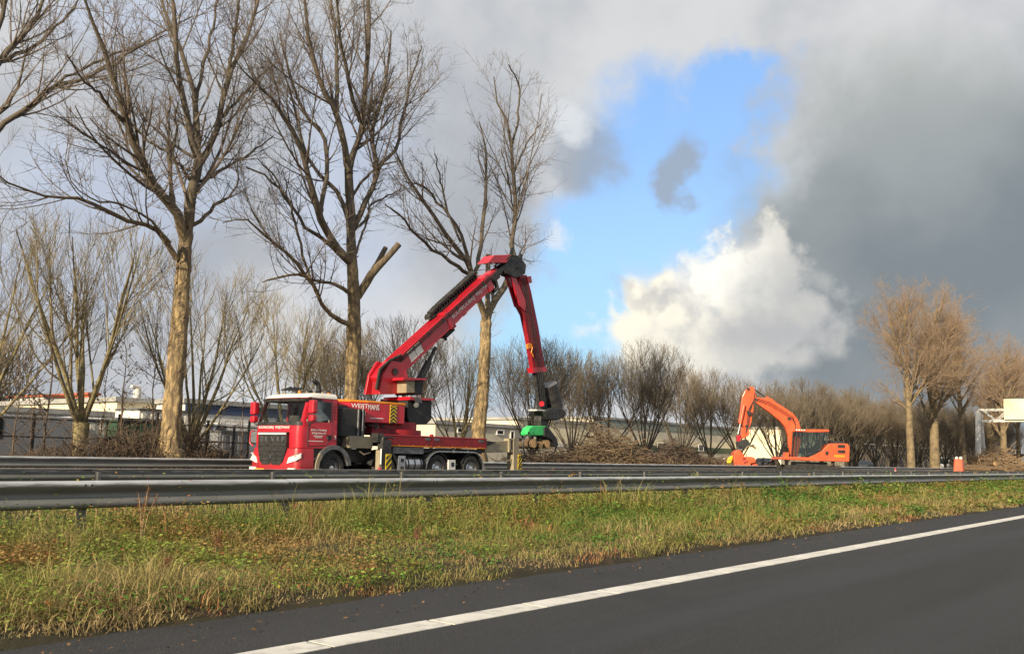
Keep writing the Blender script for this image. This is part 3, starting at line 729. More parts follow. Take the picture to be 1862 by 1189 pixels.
# step and front mudguard below the door
m = MB().box(TX0+.60, XR+.0, YN+.06, YC+1.1, .62, 1.298); m.build('lower_cab', 'black', trk)
for z_ in (.62, .93): MB().box(TX0+.60, TX0+.98, YN-.02, YN+.10, z_, z_+.06).build('step', 'grey_metal', trk)
HUB = FZ+.54
AX = [P(605, 851, YN)[0], P(700, 851, YN)[0], P(797, 851, YN)[0], P(858, 851, YN)[0]]
def arch(xc, r0, r1, a0, a1, y0, y1, n=14):
    m = MB(); o = []; i = []
    for k in range(n+1):
        a = rad(a0+(a1-a0)*k/n); o.append((xc+r1*math.cos(a), HUB+r1*math.sin(a))); i.append((xc+r0*math.cos(a), HUB+r0*math.sin(a)))
    for k in range(n):
        m.xz([o[k], o[k+1], i[k+1], i[k]], y0, y1)
    return m
arch(AX[0], .62, .76, 8, 172, YN-.05, YN+.5).build('mudguard', 'grey_metal', trk, smooth=True)
m = arch(AX[0]-.0, .625, .765, 140, 185, YN-.06, YN+.48); m.build('mudguard_flap', 'beige', trk)
arch(AX[1], .60, .66, 10, 170, YN+.0, YN+.5).build('mudguard', 'black', trk, smooth=True)
tyre_p = [(.29, .06), (.33, 0), (.46, -.01), (.515, .03), (.53, .08), (.53, .24), (.515, .29), (.46, .32), (.33, .31), (.29, .26), (.29, .06)]
rim_p = [(.30, .05), (.285, .03), (.27, .10), (.20, .14), (.13, .10), (.12, .05), (.06, .03), (.001, .03)]
tw = None
for k, ax in enumerate(AX):
    for yy, near in ((YN+.02, True), (YC+1.2-.34, False)):
        if tw is None:
            tw = MB().lathe_y((0, 0, 0), tyre_p, 32).build('tyre', 'rubber', None, smooth=True)
            rm = MB().lathe_y((0, 0, 0), rim_p, 24)
            for j in range(10):
                a = 2*math.pi*j/10; rm.cyl((.16*math.cos(a), .11, .16*math.sin(a)), (.16*math.cos(a), .07, .16*math.sin(a)), .018, 6)
            rm = rm.build('rim', 'silver', None, smooth=True); rm.parent = tw
            w0 = tw
        else: w0 = copy_tree(tw)
        w0.name = 'wheel'; w0.parent = trk; w0.location = (ax-TX0, yy-YC, HUB-FZ)
# chassis and everything between the axles
MB().box(TX0+.8, xt(884), YC-.45, YC+.45, .95, 1.28).build('chassis', 'black', trk)
MB().box(TX0+1.4, xt(690), YN+.35, YC+.9, .85, 1.55).build('engine_block', 'black', trk, bevel=.04)
for k, ax in enumerate(AX): MB().cyl((ax, YN+.3, HUB), (ax, YC+.9, HUB), .13, 10).build('axle', 'black', trk)
# dark tower behind the cab
m = MB(); xa, xb = xt(617), xt(666)
c_ = [(xa, YN+.55), (xa+.04, YN+.28), (xa+.18, YN+.10), (xb-.30, YN+.02), (xb-.05, YN+.05), (xb, YN+.15), (xb, YN+.9), (xa, YN+.9)]
m.prism([(x, y, zt(791)) for x, y in c_], [(x, y, zt(736)) for x, y in c_]); m.build('intake_housing', 'black', trk, bevel=.03)
m = MB()
for px in (650, 658): m.cyl((xt(px), YN+.0, zt(790)), (xt(px), YN+.0, zt(737)), .035, 8)
m.build('exhaust_pipe', 'grey_metal', trk)
MB().box(xt(617), xt(640), YN+.3, YC+1, 1.5, 2.75).build('rear_frame', 'black', trk)
m = MB(); m.cyl((xt(625), YC+.2, 2.7), (xt(625), YC+.2, 3.35), .09, 12); m.tube([(xt(625), YC+.2, 3.3), (xt(625)-.05, YC+.2, 3.5), (xt(625)-.25, YC+.2, 3.62)], .085, 10); m.build('exhaust_stack', 'black', trk)
m = MB(); m.box(xt(592), xt(618), YC-.2, YC+.5, 3.15, 3.22)
for q in range(4): m.tube([(xt(560)+q*.15, YC+.3, 3.2), (xt(580)+q*.15, YC+.35, 3.33)], .03, 6)
m.build('roof_rack', 'dark_metal', trk)
MB().box(xt(634), xt(677), YN-.03, YN+.6, zt(812), zt(789)).build('front_outrigger_beam', 'beige', trk, bevel=.012)
MB().box(xt(640), xt(648), YN-.01, YN+.1, zt(814), zt(812.5)).build('label_plate', 'white', trk)
m = MB(); m.tube([(xt(655), YN, zt(818)), (xt(662), YN-.02, zt(824)), (xt(674), YN, zt(820))], .025, 6); m.build('hose', 'beige', trk)
# front outrigger leg with hazard stripes
def hazard(name, x0, x1, y, z0, z1, parent, n, slope, chev=False):
    pl = MB().box(x0, x1, y, y+.02, z0, z1).build(name, 'yellow', parent); m = MB(); st = (z1-z0)/n; wv = x1-x0; xm = (x0+x1)/2
    def clip(poly):
        return [(x, min(max(z, z0), z1)) for x, z in poly]
    for k in range(-1, n+1):
        a = z0+k*st
        if chev:
            for q in (clip([(x0, a+wv*.5*slope), (xm, a), (xm, a+st*.5), (x0, a+st*.5+wv*.5*slope)]), clip([(xm, a), (x1, a+wv*.5*slope), (x1, a+st*.5+wv*.5*slope), (xm, a+st*.5)])):
                if max(z for _, z in q)-min(z for _, z in q) > .02: m.xz(q, y-.004, y+.004)
        else:
            q = clip([(x0, a), (x1, a+wv*slope), (x1, a+st*.5+wv*slope), (x0, a+st*.5)])
            if max(z for _, z in q)-min(z for _, z in q) > .02: m.xz(q, y-.004, y+.004)
    m.build('stripe', 'black', pl); return pl
leg = MB().box(xt(681), xt(697), YN-.42, YN-.16, .25, zt(795)).build('outrigger_leg', 'dark_metal', trk, bevel=.01)
MB().box(xt(677), xt(684), YN-.40, YN-.2, .5, zt(815)).build('leg_tube', 'beige', leg)
hazard('hazard_panel', xt(687), xt(697), YN-.445, .30, zt(822), leg, 4, 1.0)
MB().cyl((xt(689), YN-.3, FZ), (xt(689), YN-.3, .32), .10, 12).build('foot', 'dark_metal', leg)
MB().cyl((xt(689), YN-.3, FZ), (xt(689), YN-.3, FZ+.05), .26, 16).build('foot_plate', 'dark_metal', leg)
m = MB(); m.cyl((xt(690), YN-.25, zt(797)), (xt(690), YN+.05, zt(797)), .15, 14); m.tube([(xt(680), YN-.3, zt(783)), (xt(684), YN-.34, zt(790)), (xt(683), YN-.33, zt(812))], .05, 8); m.box(xt(676), xt(686), YN-.3, YN+.1, zt(800), zt(782)); m.tube([(xt(690), YN-.1, zt(793)), (xt(700), YN-.2, zt(789)), (xt(708), YN-.2, zt(791))], .035, 6)
m.build('leg_bracket', 'dark_metal', leg, smooth=False)
MB().cyl((xt(678.5), YN-.42, zt(842)), (xt(678.5), YN-.42, zt(812)), .025, 8).build('marker_pole', 'print_white', leg)
m = MB(); m.tube([(xt(675.5), YN-.46, zt(857)), (xt(675.5), YN-.46, zt(848))], [.11, .05], 12); m.build('marker_cone', 'red', leg)
# flatbed
bd = MB().box(xt(668), xt(883), YN+.05, YC+1.2, zt(806), zt(797)).build('deck', 'black', trk)
def board(p0, p1):
    b = MB().box(xt(p0), xt(p1), YN-.02, YN+.03, zt(804), zt(783)).build('side_board', 'red_dull', trk, bevel=.008)
    MB().box(xt(p0), xt(p1), YN-.026, YN+.0, zt(806), zt(804)-.004).build('reflective_strip', 'orange_amber', b)
    MB().box(xt(p0), xt(p1), YN-.035, YN-.015, zt(785), zt(783)-.004).build('top_rail', 'red', b)
    for q in np.linspace(p0+10, p1-10, 4): MB().box(xt(q), xt(q)+.05, YN-.032, YN-.01, zt(804), zt(803)).build('rib', 'orange_amber', b)
    for q in ((p0+2, p0+11), (p1-12, p1-3)): MB().box(xt(q[0]), xt(q[1]), YN-.034, YN-.01, zt(792), zt(787)).build('latch', 'grey_metal', b)
    return b
board(690, 784.5); board(787, 882)
MB().box(xt(784.6), xt(786.9), YN-.03, YN+.1, zt(808), zt(779)).build('stake', 'red_dull', trk)
MB().box(xt(882.3), xt(884.3), YN-.02, YC+1.2, zt(806), zt(783)).build('tailboard', 'red_dull', trk)
m = MB(); m.xz([(xt(884.5), zt(787)), (xt(906), zt(790)), (xt(893), zt(798)), (xt(884.5), zt(802))], YN+.1, YC+1.1); m.build('tail_wedge', 'black', trk)
MB().box(xt(716), xt(772), YN+.02, YN+.55, zt(821), zt(806)-.02).build('tool_box', 'grey_metal', trk, bevel=.012)
m = MB(); m.cyl((xt(757), YN+.30, zt(842)), (xt(771), YN+.30, zt(842)), .27, 20); m.cyl((xt(742), YN+.30, zt(842)), (xt(756.3), YN+.30, zt(842)), .275, 20); tk = m.build('fuel_tank', 'silver', trk, smooth=True)
for q in (745, 756.6, 768): MB().cyl((xt(q), YN+.30, zt(842)), (xt(q)+.05, YN+.30, zt(842)), .285, 20).build('tank_strap', 'dark_metal', tk, smooth=True)
st = MB().box(xt(725), xt(738), YN-.02, YN+.3, zt(857), zt(825)).build('battery_box', 'silver', trk, bevel=.01)
for z_ in (831, 846): MB().box(xt(730), xt(735), YN-.03, YN+.0, zt(z_+7), zt(z_)).build('step_opening', 'black', st)
st = MB().box(xt(816), xt(829), YN-.02, YN+.3, zt(853), zt(832)).build('valve_box', 'white', trk, bevel=.01)
MB().box(xt(821), xt(826), YN-.03, YN, zt(846), zt(837)).build('valve_opening', 'black', st)
# long rear mudguard over both rear axles
xa, xb = AX[2], AX[3]; m = MB(); o = []; i = []
for k in range(10): a = rad(180-90*k/9); o.append((xa+.70*math.cos(a), HUB+.66*math.sin(a))); i.append((xa+.66*math.cos(a), HUB+.62*math.sin(a)))
for k in range(10): a = rad(90-95*k/9); o.append((xb+.70*math.cos(a), HUB+.66*math.sin(a))); i.append((xb+.66*math.cos(a), HUB+.62*math.sin(a)))
for k in range(len(o)-1): m.xz([o[k], o[k+1], i[k+1], i[k]], YN-.04, YN+.55)
m.build('mudguard', 'silver', trk)
for ax in AX[2:]: arch(ax, .58, .61, 20, 160, YN+.02, YN+.5).build('inner_arch', 'black', trk)
MB().box(xt(775), xt(884), YN+.2, YC+1.1, zt(818), zt(808)).build('subframe', 'black', trk)
m = MB()
for q in (830, 856): m.cyl((xt(q), YN+.15, zt(817)), (xt(q), YN+.15, zt(811)), .05, 8)
m.build('work_lamp', 'lamp', trk)
# rear outrigger
YR = 24.15
ro = MB().side([(884, 803), (930, 801), (930, 822), (882, 823)], YR, YR+.45).build('rear_outrigger_beam', 'beige', trk, bevel=.012)
lg = MB().side([(934, 797), (944, 797), (944, 862), (934, 862)], YR-.1, YR+.25).build('outrigger_leg', 'beige', trk, bevel=.012)
m = MB(); m.side([(927, 797), (934, 797), (934, 800), (929, 800)], YR-.08, YR+.2); m.side([(927, 818), (934, 818), (934, 822), (927, 822)], YR-.08, YR+.2); m.side([(926, 797), (929, 797), (929, 822), (926, 822)], YR-.08, YR+.2); m.build('leg_bracket', 'beige', lg)
MB().side([(944.2, 796), (949, 797), (949, 802), (944.2, 802)], YR, YR+.2).build('leg_cap', 'black', lg)
x0_, z0_ = XZ(941, 853, YR-.1); x1_, z1_ = XZ(948, 826, YR-.1); hazard('hazard_panel', x0_, x1_, YR-.13, z0_, z1_, lg, 3, 1.2)
p = P(939, 862, YR); MB().cyl((p[0], YR+.07, FZ), (p[0], YR+.07, FZ+.05), .25, 16).build('foot_plate', 'dark_metal', lg)
m = MB(); a, b = P(893, 833, YR), P(932, 834, YR); mid = P(912, 839, YR); m.tube([a, (a+mid)/2+[0, 0, -.05], mid, (b+mid)/2+[0, 0, -.04], b], .02, 6); m.build('hose', 'beige', trk)

# slewing platform with counterweight
m = MB(); m.cyl((xt(752), YC, zt(783)), (xt(752), YC, zt(772)), 1.12, 32); m.build('slew_ring', 'red_dull', trk, smooth=True)
m = MB(); m.box(xt(690), xt(745), YC-.8, YC+.8, zt(783), zt(760)); m.cyl((xt(752), YC, zt(772)), (xt(752), YC, zt(756)), .95, 28); m.build('slew_base', 'red_dull', trk)
m = MB(); rr = random.Random(3)
for q in range(26):
    a = P(rr.uniform(664, 720), rr.uniform(764, 780), 24.35); b = a+np.array([rr.uniform(-.3, .3), rr.uniform(0, .2), rr.uniform(-.12, .12)])
    m.tube([a, (a+b)/2+[0, 0, rr.uniform(-.06, .06)], b], .028, 6)
m.build('hose_bundle', 'grey_metal', trk)
cw = [(xt(632), YN+1.0), (xt(636), YN+.66), (xt(650), YN+.42), (xt(675), YN+.25), (xt(705), YN+.18), (xt(740), YN+.16), (xt(742), YC+1.0), (xt(650), YC+.9), (xt(634), YC+.6)]
zc0, zc1 = zt(761), zt(722)
m = MB(); m.prism([(x, y, zc0) for x, y in cw], [(x, y, zc1) for x, y in cw]); cwo = m.build('counterweight', 'red', trk, bevel=.03)
cx = sum(x for x, y in cw)/9; cy = sum(y for x, y in cw)/9
cw2 = [(cx+(x-cx)*1.012, cy+(y-cy)*1.012) for x, y in cw]
m = MB(); m.prism([(x, y, zc1+.002) for x, y in cw2], [(x, y, zc1+.075) for x, y in cw2]); m.build('rim_strip', 'orange_amber', cwo, bevel=.01)
e0 = np.array([cw[3][0], cw[3][1], 0]); e1 = np.array([cw[4][0], cw[4][1], 0]); e2 = np.array([cw[5][0], cw[5][1], 0])
d34 = (e1-e0)/np.linalg.norm(e1-e0); nn = np.array([d34[1], -d34[0], 0])
e9 = np.array([cw[2][0], cw[2][1], 0]); d23 = (e0-e9)/np.linalg.norm(e0-e9); n23 = np.array([d23[1], -d23[0], 0])
lettering('side_lettering', 'WEIJT', e9+d23*.02+n23*.012+[0, 0, zc1-.24], d23, (0, 0, 1), .19, .64, 'print_white', cwo)
lettering('side_lettering', 'MANS', e0+d34*.02+nn*.012+[0, 0, zc1-.24], d34, (0, 0, 1), .19, .48, 'print_white', cwo)
lettering('side_lettering', 'NVG', e0-d23*.20+n23*.02+[0, 0, zc1-.44], d34, (0, 0, 1), .14, .40, 'print_white', cwo)
MB().obox(e0+d34*.42+nn*.008+[0, 0, zc1-.52], d34, nn, (0, 0, 1), (.28, .006, .012)).build('painted_underline', 'print_white', cwo)
d45 = (e2-e1)/np.linalg.norm(e2-e1); x0_ = e1[0]+.22; x1_ = x0_+.32
hazard('chevron_panel', x0_, x1_, e1[1]-.028, zc0+.02, zc1-.02, cwo, 5, -.75, chev=True)
m = MB()
for z_ in (3.0, 2.86, 2.74): m.cyl((xt(632), YN+.72, z_-.12), (xt(632), YN+.72, z_-.02), .07, 10)
m.build('warning_lamp', 'lamp_orange', trk)
# cabinets right of the column
m = MB().side([(741, 759), (741, 724), (785, 724), (785, 762), (775, 772), (745, 772)], YN+.35, YC+.6); m.build('valve_cabinet', 'black', trk, bevel=.02)
m = MB().side([(739, 692), (754, 692), (754, 714), (739, 714)], YN+.30, YN+.8); m.build('control_box', 'beige', trk, bevel=.012)
m = MB().side([(754.3, 692), (771, 691), (768, 718), (754.3, 718)], YN+.36, YC+.2); m.build('control_cabinet', 'black', trk, bevel=.02)
m = MB().side([(733, 691), (735, 686), (775, 688), (776, 691)], YN+.2, YC+.4); m.build('cabinet_roof', 'red', trk)
m = MB().side([(744, 727), (747, 721), (790, 725), (790, 728)], YN+.2, YC+.4); m.build('platform_plate', 'red', trk)
m = MB(); m.side([(754, 722), (766, 724), (768, 733), (758, 731)], YN+.15, YN+.3); m.cyl(P(757, 736, YN+.3), P(757, 736, YN+.2), .10, 10); m.build('pump', 'grey_metal', trk)
# crane column
YA, YB = YC-.42, YC+.42
for y0, y1 in ((YA, YA+.10), (YB-.10, YB)):
    m = MB().side([(690, 716), (697, 680), (712, 655), (735, 660), (742, 684), (740, 716)], y0, y1, ref=YA); m.build('column_plate', 'red', trk, bevel=.015)
MB().side([(700, 716), (702, 690), (712, 672), (728, 672), (733, 690), (733, 716)], YA+.12, YB-.12, ref=YA).build('column', 'red_dull', trk)
MB().cyl((P(718, 676, YA)[0], YA-.05, P(718, 676, YA)[2]), (P(718, 676, YA)[0], YB+.05, P(718, 676, YA)[2]), .13, 16).build('pivot_pin', 'dark_metal', trk)
# main boom
BA, BB = YC-.31, YC+.31
bA = P(708, 683, BA); bB = P(893, 511, BA)
ub = (bB-bA); Lb = np.linalg.norm(ub); ub /= Lb; vb = np.array([-ub[2], 0, ub[0]])     # along and square to the boom, in its vertical plane
def boom_pt(s_, t_, y): q = bA+ub*s_+vb*t_; return np.array([q[0], y, q[2]])
def boom_box(name, s0, s1, t0, t1, y0, y1, m_, par, bevel=.02):
    c = [(s0, t0), (s1, t0), (s1, t1), (s0, t1)]
    return MB().prism([boom_pt(a, b, y0) for a, b in c], [boom_pt(a, b, y1) for a, b in c]).build(name, m_, par, bevel=bevel)
TH = .30
boom = MB().prism([boom_pt(a, b, BA) for a, b in ((-.35, -.2), (.5, -TH-.05), (Lb*.62, -TH-.03), (Lb*.66, -TH), (Lb, -TH), (Lb, TH), (.3, TH), (-.35, .18))],
                  [boom_pt(a, b, BB) for a, b in ((-.35, -.2), (.5, -TH-.05), (Lb*.62, -TH-.03), (Lb*.66, -TH), (Lb, -TH), (Lb, TH), (.3, TH), (-.35, .18))]).build('boom', 'red', trk, bevel=.02)
boom['label'] = 'red telescopic main boom rising from the column'
for q in np.linspace(BA+.10, BB-.10, 4): boom_box('top_rail', .6, Lb*.96, TH+.003, TH+.035, q-.018, q+.018, 'red', boom, .005)
boom_box('collar', Lb*.535, Lb*.565, -TH-.06, TH+.05, BA-.03, BB+.03, 'red', boom)
boom_box('collar', Lb*.95, Lb*1.0, -TH-.05, TH+.05, BA-.03, BB+.03, 'red', boom)
for s_ in (1.25, 1.66): boom_box('white_panel', s_, s_+.38, -.22, .20, BA-.008, BA, 'white', boom, 0)
lettering('boom_lettering', 'BOOMROOIERIJ', boom_pt(Lb*.585, -.13, BA-.012), ub, vb, .24, 1.62, 'print_white', boom)
lettering('boom_lettering', 'WEIJTMANS', boom_pt(Lb*.585+1.74, -.13, BA-.012), ub, vb, .24, 1.14, 'print_white', boom)
ex = boom_box('boom_extension', Lb, Lb+.75, -.22, .22, BA+.08, BB-.08, 'red', trk)
m = MB(); m.side([(887, 478), (899, 464), (932, 463), (921, 478)], BA+.0, BB+.0, ref=BA); m.build('boom_head_cover', 'red', trk, bevel=.015)
m = MB()   # black energy chain on top, looped at its lower end
yk = BB-.12; pth = [boom_pt(Lb*.97, TH+.30, yk), boom_pt(Lb*.80, TH+.28, yk), boom_pt(Lb*.58, TH+.28, yk), boom_pt(Lb*.50, TH+.24, yk), boom_pt(Lb*.475, TH+.15, yk), boom_pt(Lb*.50, TH+.06, yk), boom_pt(Lb*.60, TH+.05, yk), boom_pt(Lb*.75, TH+.05, yk)]
ch = MB(); prev = None
for a, b in zip(pth[:-1], pth[1:]):
    d = b-a; L_ = np.linalg.norm(d); d /= L_; nrm = np.cross(d, [0, 1, 0])
    for k in range(int(L_/.085)):
        c_ = a+d*(k+.5)*.085; ch.obox(c_, d, (0, 1, 0), nrm, (.034, .15, .05))
ch.build('energy_chain', 'rubber', trk)
m = MB()
for q in range(18):
    s_ = Lb*(.52+.46*q/18); m.obox(boom_pt(s_, TH+.17, yk-.02), ub, (0, 1, 0), vb, (.012, .13, .13))
m.build('chain_guide', 'dark_metal', trk)
for q in range(4):      # hydraulic lines clipped along the near side of the boom
    m = MB(); t_ = .235-.045*q; m.tube([boom_pt(.2+.1*q, t_, BA-.03), boom_pt(Lb*.5, t_+.01, BA-.035), boom_pt(Lb*(.94-.02*q), t_, BA-.03), boom_pt(Lb*1.05, t_-.05, BA-.06)], .014, 6); m.build('hydraulic_line', 'black', boom)
for s_ in np.linspace(.6, Lb*.92, 7): boom_box('line_clamp', s_, s_+.05, .07, .27, BA-.055, BA-.002, 'dark_metal', boom, 0)
# lift cylinder
a = P(757, 702, YC-.1); b = P(792, 632, YC-.1); mid = a+(b-a)*.62
m = MB(); m.cyl(a, mid, .14, 16); m.cyl(mid, b, .075, 12, .075); m.build('lift_cylinder', 'dark_metal', trk, smooth=True)
m = MB(); rr = random.Random(8)
for q in range(7): a = P(803+rr.uniform(-3, 18), 604-rr.uniform(-8, 10), YC); b = a+np.array([rr.uniform(-.3, .3), 0, rr.uniform(-.25, .1)]); m.tube([a, (a+b)/2+[0, -.08, -.08], b], .06, 7)
m.obox(boom_pt(Lb*.54, -TH-.16, YC), ub, (0, 1, 0), vb, (.30, .18, .12)); m.build('hose_reel', 'rubber', trk)
m = MB()   # hoses at the boom foot
for q in range(9):
    y_ = YA-.05+.1*q; a = P(684+q*.8, 708, y_); b = P(690+q*1.3, 672, y_); c_ = P(708+q*1.2, 656, y_); d_ = P(728+q, 646, y_)
    m.tube([a, b, c_, d_], .05, 7)
m.build('boom_hose', 'rubber', trk, smooth=True)
m = MB()
for q in ((826, 590), (845, 566), (873, 541)): m.side([(q[0]-5, q[1]+5), (q[0]+2, q[1]-3), (q[0]+6, q[1]+3), (q[0], q[1]+9)], BA+.05, BB-.05, ref=BA)
m.build('slide_block', 'red_dull', boom)
# knee joint
KA, KB = YC-.26, YC+.20
m = MB(); m.side([(897, 503), (903, 492), (925, 476), (950, 472), (957, 482), (955, 498), (940, 505), (926, 500), (918, 489), (905, 508), (900, 512)], KA, KA+.1, ref=KA); m.side([(897, 503), (903, 492), (925, 476), (950, 472), (957, 482), (955, 498), (940, 505), (926, 500), (918, 489), (905, 508), (900, 512)], KB-.1, KB, ref=KA); m.build('knee_plate', 'dark_metal', trk, bevel=.01)
m = MB(); kp = P(942, 484, KA)
m.cyl((kp[0], KA-.03, kp[2]), (kp[0], KB+.03, kp[2]), .12, 16); m.build('knee_pin', 'black', trk); m = MB(); m.cyl((P(920, 494, KA)[0], KA-.04, P(920, 494, KA)[2]), (P(920, 494, KA)[0], KB+.04, P(920, 494, KA)[2]), .10, 14); m.build('knee_pin', 'black', trk)
m = MB(); rr = random.Random(4)
for q in range(16):
    a = P(rr.uniform(905, 945), rr.uniform(474, 492), KA); b = P(rr.uniform(930, 956), rr.uniform(460, 500), KA); y_ = rr.uniform(KA-.04, KB); a[1] = y_; b[1] = y_
    m.tube([a, (a+b)/2+[0, -.05, rr.uniform(.05, .3)], b], .035, 6)
m.build('knee_hose', 'rubber', trk)
m = MB(); m.side([(934, 462), (937, 449), (941, 449), (940, 463), (952, 466), (952, 460), (956, 461), (957, 480), (930, 478)], KA+.2, KB-.2, ref=KA); m.build('knee_bracket', 'dark_metal', trk)
m = MB(); p0 = P(901, 520, KA); m.tube([P(893, 508, KA), P(901, 513, KA), P(904, 524, KA), P(897, 530, KA)], .10, 8); m.build('knee_cylinder', 'dark_metal', trk)
# second arm
SA, SB = YC-.12, YC+.10
arm2 = MB().side([(945, 500), (958, 500), (966, 530), (979, 593), (991, 669), (970, 672), (961, 616), (952, 573), (944, 558), (943, 540)], SA, SB).build('second_arm', 'red_dull', trk, bevel=.015)
m = MB().side([(926, 499), (933, 497), (955, 549), (953, 566), (943, 556)], SA-.06, SA+.02, ref=SA); m.build('link_plate', 'red', arm2, bevel=.01)
m = MB().side([(926, 499), (933, 497), (955, 549), (953, 566), (943, 556)], SB-.02, SB+.05, ref=SA); m.build('link_plate', 'red', arm2, bevel=.01)
m = MB(); m.cyl(P(942, 500, YC), P(957, 556, YC), .08, 14); m.build('tilt_cylinder', 'dark_metal', arm2)
MB().side([(957, 504), (964, 502), (966, 514), (959, 516)], SA-.05, SB+.05, ref=SA).build('end_stop', 'red', arm2)
MB().side([(967, 669), (992, 667), (993, 675), (969, 678)], SA-.05, SB+.05, ref=SA).build('collar', 'red', arm2)
m = MB(); m.side([(959, 626), (964, 624), (966, 633), (960, 634)], SA-.08, SA); m.tube([P(965, 625, SA-.05), P(968, 632, SA-.07), P(966, 640, SA-.06), P(970, 648, SA-.05)], .03, 6); m.build('hose_clip', 'orange_amber', arm2)
for q in range(3):
    m = MB(); m.tube([P(948+q*3, 505, SA-.04), P(957+q*4, 560, SA-.05), P(967+q*4, 620, SA-.05), P(976+q*4, 668, SA-.04), P(982+q*3, 700, SA-.08), P(985+q*3, 735, SA-.05)], .018, 6); m.build('hydraulic_line', 'black', arm2)
ins = MB().side([(974, 677), (988, 676), (994, 720), (996, 752), (988, 754), (983, 740)], SA+.02, SB-.02, ref=SA).build('arm_extension', 'dark_metal', trk, bevel=.012)
# rotator housing, saw casing and grapple head
a = P(1009, 741, YC); b = P(998, 700, YC)
hs = MB(); hs.tube([a, a+(b-a)*.5, b], [.39, .40, .38], 26); hs = hs.build('rotator_drum', 'dark_metal', trk, smooth=True)
m = MB(); m.tube([b+(b-a)*.001, b+(b-a)*.03], [.40, .40], 26); m.build('drum_rim', 'grey_metal', hs)
m = MB().side([(990, 748), (1003, 741), (1022, 741), (1030, 750), (1028, 757), (1015, 764), (996, 763)], YC-.45, YC+.45); m.build('saw_casing', 'dark_metal', trk, bevel=.05)
m = MB(); m.side([(985, 750), (997, 748), (999, 764), (994, 780), (985, 780), (983, 765)], YC-.2, YC+.2); m.build('head_neck', 'dark_metal', trk, bevel=.02)
m = MB(); m.cyl(P(985, 734, YC-.3), P(985, 734, YC-.1), .12, 12); m.build('rotary_coupling', 'red', trk)
MB().side([(976, 744), (994, 745), (994, 747), (976, 746.5)], YC-.35, YC+.1).build('guard_plate', 'white', trk)
hd = MB().side([(951, 787), (955, 778), (961, 774), (984, 774), (990, 777), (996, 788), (993, 792), (952, 792)], YC-.24, YC+.16, ref=YC).build('grapple_head', 'green', trk, bevel=.05)
m = MB(); p = P(961, 787, YC-.242); m.cyl(p, p+[0, -.02, 0], .06, 12); p = P(969, 787, YC-.242); m.cyl(p, p+[0, -.02, 0], .025, 8); m.build('lifting_eye', 'black', hd)
m = MB().side([(990, 776), (997, 776), (1013, 797), (1016, 810), (1010, 812), (1004, 800), (990, 793)], YC-.3, YC+.3); m.build('head_frame', 'black', trk, bevel=.02)
for (cx_, y_) in ((960, YC-.30), (974, YC-.1), (985, YC+.15), (1003, YC+.1)):
    m = MB(); cc = P(cx_, 808, y_); pts = []
    for k in range(13): a = rad(100+150*k/12 if cx_ < 990 else 80-150*k/12); pts.append(cc+np.array([.36*math.cos(a), 0, .42*math.sin(a)]))
    m.tube(pts, [.042]*8+[.04, .036, .03, .024, .012], 8); m.build('claw', 'dark_metal', trk, smooth=True)
for k, (cx_, cy_, r_, y_) in enumerate(((971, 806, .20, YC-.42), (983, 809, .16, YC-.36), (996, 807, .18, YC-.4))):
    lb = ('left', 'middle', 'right')[k]
    c_ = P(cx_, cy_, y_); t = thing('cut_log', (c_[0], y_, c_[2]-r_), 'cut log with pale sawn end held in the green grapple, %s of three' % lb, 'log', 'logs held in the grapple')
    MB().tube([(c_[0], y_, c_[2]), (c_[0]+.06, y_+.6, c_[2]), (c_[0]+.14, y_+1.3, c_[2]-.02)], [r_, r_*.97, r_*.95], 14).build('bark', 'log_bark', t, smooth=True)
    MB().cyl((c_[0], y_-.012, c_[2]), (c_[0], y_+.002, c_[2]), r_*.93, 14).build('sawn_end', 'wood_cut', t)

# ------------------------------------------------------------------ excavator
EO = np.array([67.1, 26.0, FZ])
_a = math.atan2(EO[1], EO[0]); _left = np.array([-math.sin(_a), math.cos(_a), 0]); _tow = np.array([-math.cos(_a), -math.sin(_a), 0])
EU = math.cos(rad(15))*_left+math.sin(rad(15))*_tow       # the way the machine faces
EV = np.array([-EU[1], EU[0], 0]); EV = EV if EV@_tow > 0 else -EV   # its side turned to the camera
exc = thing('excavator', tuple(EO), 'orange tracked excavator with raised boom and felling head', 'excavator')
def eu(px): return (1470-px)/23.4
def ez(py): return (866-py)/24.3
def EP(u, v, z): q = EO+EU*u+EV*v; return np.array([q[0], q[1], EO[2]+z])
def eside(pts, v0, v1, px=True):
    q = [(eu(a), ez(b)) if px else (a, b) for a, b in pts]
    return MB().prism([EP(u, v1, z) for u, z in q], [EP(u, v0, z) for u, z in q])
Zp = lambda pts: [(1320+x/6.604, 690+y/6.604) for x, y in pts]
body = eside(Zp([(945, 975), (945, 930), (1000, 905), (1080, 860), (1140, 795), (1160, 772), (1365, 768), (1385, 800), (1378, 975)]), -1.3, 1.3).build('house', 'orange', exc, bevel=.05)
eside(Zp([(640, 935), (950, 935), (950, 972), (615, 965)]), -1.3, 1.3).build('platform', 'orange', exc, bevel=.03)
eside(Zp([(740, 880), (780, 880), (780, 935), (730, 935)]), -.9, -.3).build('step_box', 'orange', exc)
for y0, y1 in ((785, 820), (845, 880)): eside(Zp([(1255, y0), (1335, y0), (1335, y1), (1255, y1)]), 1.29, 1.31).build('vent_grille', 'black', body)
eside(Zp([(1120, 865), (1155, 860), (1150, 905), (1120, 905)]), 1.29, 1.31).build('access_panel', 'black', body)
eside(Zp([(1215, 900), (1330, 900), (1330, 925), (1215, 925)]), 1.295, 1.305).build('maker_strip', 'orange_amber', body)
m = eside(Zp([(1160, 772), (1150, 700), (1165, 640), (1180, 640), (1215, 768)]), -.9, -.8); m.build('guard_rail', 'dark_metal', exc)
